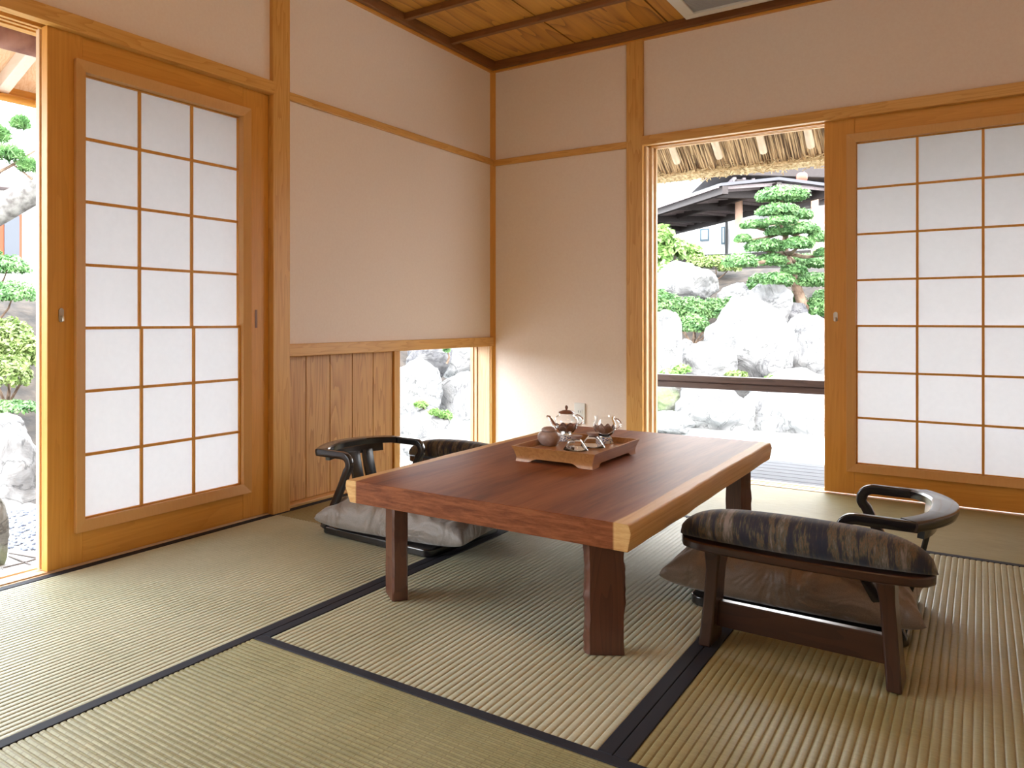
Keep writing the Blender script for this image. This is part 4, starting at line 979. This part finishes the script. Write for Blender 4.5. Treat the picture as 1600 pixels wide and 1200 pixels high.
# ------------------------------------------------------------------ covered walkway and white building
wk = tag(empty('covered_walkway', (-1.8, 14.1, .8)), 'dark timbered covered walkway roof behind the pine', 'walkway')
dk2 = wood('lit_underside_rafter', (.42, .36, .37), (.28, .23, .24), 'x', rough=.6)  # paler than the beams: light on the rafter undersides put into the colour
dk = wood('blackened_timber', (.045, .032, .030), (.020, .014, .014), 'x', rough=.6)
roofm = simple('grey_roof_sheet', (.07, .07, .085), .5)
D_ = Vector((-.66, .75, 0)).normalized(); Nn = Vector((.75, .66, 0)).normalized()
e0 = at(1087, 305, .01418); e0.z = 3.60           # near eave point
A0 = e0 - D_ * 3.4; 
def wp(l, q, z): p = e0 + D_ * l + Nn * q; return Vector((p.x, p.y, z))
l0, l1 = -1.3, 7.5
for q0, q1, z0_, z1_ in ((-.1, 1.15, 3.58, 3.72), (1.15, 2.4, 3.72, 3.58)):
    mb = MB(); mb.add([wp(l0, q0, z0_), wp(l1, q0, z0_), wp(l1, q1, z1_), wp(l0, q1, z1_), wp(l0, q0, z0_ + .06), wp(l1, q0, z0_ + .06), wp(l1, q1, z1_ + .06), wp(l0, q1, z1_ + .06)],
        [(0, 1, 2, 3), (7, 6, 5, 4), (0, 4, 5, 1), (1, 5, 6, 2), (2, 6, 7, 3), (3, 7, 4, 0)]); mb.build('roof_slope', roofm, wk)
k = l0 + .2
while k < l1:
    MB().bar(wp(k, 0, 3.57), wp(k, 1.15, 3.66), .05, .07).build('rafter', dk2, wk); MB().bar(wp(k, 2.3, 3.57), wp(k, 1.15, 3.66), .05, .07).build('rafter', dk2, wk); k += .45
for q, z_ in ((.0, 3.50), (2.3, 3.50)): MB().bar(wp(l0, q, z_), wp(l1, q, z_), .12, .16).build('eave_beam', dk, wk)
MB().bar(wp(l0, 1.15, 3.60), wp(l1, 1.15, 3.60), .1, .14).build('ridge_beam', dk, wk)
for k in (-.6, 1.2, 3.4, 5.6): MB().bar(wp(k, 0, 3.52), wp(k, 2.3, 3.52), .12, .15).build('tie_beam', dk, wk)
MB().bar(wp(l0, -.16, 3.56), wp(l1, -.16, 3.56), .05, .05).build('gutter', simple('pale_gutter', (.22, .17, .18), .5), wk)
# hall roof to the right of the post
hall = tag(empty('garden_hall', (0, 15.5, .8)), 'dark-roofed garden hall with pale orange posts right of the walkway', 'building')
S2 = .0150
B0, B1 = at(1148, 288, S2), at(1330, 300, .0158)
MB().bar(B0, B1, .16, .22).build('front_beam', dk, hall)
for i in range(14):
    t_ = i / 13; p = B0.lerp(B1, t_); q = p + Vector((-1.9, 4.2, -.05)); MB().bar(p + Vector((0, 0, .12)), q + Vector((0, 0, .12)), .07, .10).build('rafter', dk2, hall)
p, q = B0 + Vector((-.4, -.5, .20)), B1 + Vector((.4, -.5, .20)); r2, r3 = q + Vector((-1.9, 4.6, .2)), p + Vector((-1.9, 4.6, .2))
up_ = Vector((0, 0, .1)); MB().add([p, q, r2, r3, p + up_, q + up_, r2 + up_, r3 + up_], [(0, 1, 2, 3), (7, 6, 5, 4), (0, 4, 5, 1), (1, 5, 6, 2), (2, 6, 7, 3), (3, 7, 4, 0)]).build('roof_sheet', dk, hall)
MB().bar(p + Vector((0, 0, .22)), q + Vector((0, 0, .22)), .08, .42).build('fascia', dk, hall)
MB().bar(at(1150, 325, .0172), at(1330, 312, .0172), .14, .18).build('rear_beam', dk, hall)
pm_ = wood('pale_orange_posts', (.80, .52, .38), (.70, .42, .28), 'z', rings=.3)
for u_, v1_, s_ in ((1154.5, 406, S2), (1273, 420, .0155)):
    a = at(u_, 288, s_); b_ = at(u_, v1_, s_); MB().tube([b_, a], .082, 16, up=(1, 0, 0)).build('post', pm_, hall, smooth=60)
a = at(1175, 355, .0172)
MB().bar(at(1160, 352, .017), at(1330, 346, .017), .05, .08).build('cross_rail', pm_, hall)
# lantern
P = at(1253, 277, .0138); la = tag(empty('red_lantern', (P.x, P.y, P.z)), 'small round red and white paper lantern hanging from the hall roof', 'lantern')
lm, n_, b_ = newmat('lantern_paper'); b_.inputs['Base Color'].default_value = (.30, .07, .045, 1); b_.inputs['Emission Color'].default_value = (1, .35, .2, 1); b_.inputs['Emission Strength'].default_value = .25
MB().lathe([(0, -.10), (.06, -.098), (.10, -.07), (.112, 0), (.10, .07), (.06, .098), (0, .10)], P, 24).build('lantern_shade', lm, la, smooth=180)
MB().lathe([(0, .10), (.05, .10), (.05, .125), (0, .125)], P, 16).build('lantern_cap', M['dark_metal'], la)
MB().lathe([(0, -.125), (.05, -.125), (.05, -.10), (0, -.10)], P, 16).build('lantern_cap', M['dark_metal'], la)
MB().tube([P + Vector((0, 0, .12)), P + Vector((0, 0, .26))], .008, 6, up=(1, 0, 0)).build('cord', M['dark_metal'], la)
# white building
wbld = tag(empty('white_building', (-3, 21, 1.2)), 'white rendered building wall behind the garden walkway', 'building')
MB().box(-12, 12, 21, 21.4, 2.0, 5.2).build('wall', M['white_plaster'], wbld)
def onwall(u, v): s = (20.97 - CAM.y) / (.6055 * (u + 1010)); return at(u, v, s)
gl = simple('pale_window_glass', (.55, .68, .72), .1)
for (u0, u1, v0, v1) in ((1094, 1108, 357, 377), (1127, 1134, 354, 382)):
    a, b_ = onwall(u0, v1), onwall(u1, v0)
    f = MB().box(a.x, b_.x, 20.94, 20.99, a.z, b_.z).build('window', simple('slate_frame', (.05, .09, .12), .5), wbld)
    MB().box(a.x + .05, b_.x - .04, 20.925, 20.94, a.z + .05, b_.z - .05).build('pane', gl, f)
a, b_ = onwall(1136, 402), onwall(1136, 340); MB().tube([(a.x, 20.9, a.z), (a.x, 20.9, b_.z)], .045, 10, up=(1, 0, 0)).build('downpipe', M['dark_metal'], wbld)
# building seen in the left doorway
lb = tag(empty('side_building', (-12, 0, 1)), 'white building with a rust framed window beyond the left doorway', 'building')
MB().box(-13.4, -13, -4, 8, .5, 3.4).build('wall', M['white_plaster'], lb)
def onx(u, v, X=-12.97): s = (CAM.x - X) / (.7958 * (1532 - u)); return at(u, v, s)
for (u0, u1, v0, v1, mt, nm) in ((-40, 33, 335, 412, simple('rust_frame', (.26, .055, .015), .6), 'window'),):
    a, b_ = onx(u0, v1), onx(u1, v0)
    f = MB().box(-13.0, -12.93, a.y, b_.y, a.z, b_.z).build(nm, mt, lb)
    for (p0, p1) in ((.06, .50), (.60, .93)):
        yy0 = a.y + (b_.y - a.y) * p0; yy1 = a.y + (b_.y - a.y) * p1
        MB().box(-12.925, -12.91, yy0, yy1, a.z + .05, b_.z - .05).build('pane', simple('dim_glass', (.07, .08, .10), .3), f)
a = onx(0, 318); MB().box(-13.6, -12.6, -4, 8, 3.4, 3.55).build('roof', simple('dark_roof', (.2, .15, .15), .6), lb)

# ------------------------------------------------------------------ groups
for o in bpy.data.objects:
    if o.parent or 'label' not in o or 'group' in o: continue
    n_ = o.name.split('.')[0]
    if n_ == 'tatami_mat': o['group'] = 'tatami mats on the floor'
    elif n_ == 'fern_tuft': o['group'] = 'small plants between the rocks'
    elif n_ == 'clipped_shrub': o['group'] = 'clipped shrubs in the left doorway'
    elif n_ == 'garden_rock':
        l_ = o['label']
        o['group'] = 'rocks seen through the low window' if 'low window' in l_ else ('rocks outside the left doorway' if 'left doorway' in l_ or 'left boulder' in l_ and 'veined' not in l_ else 'rocks around the pond')
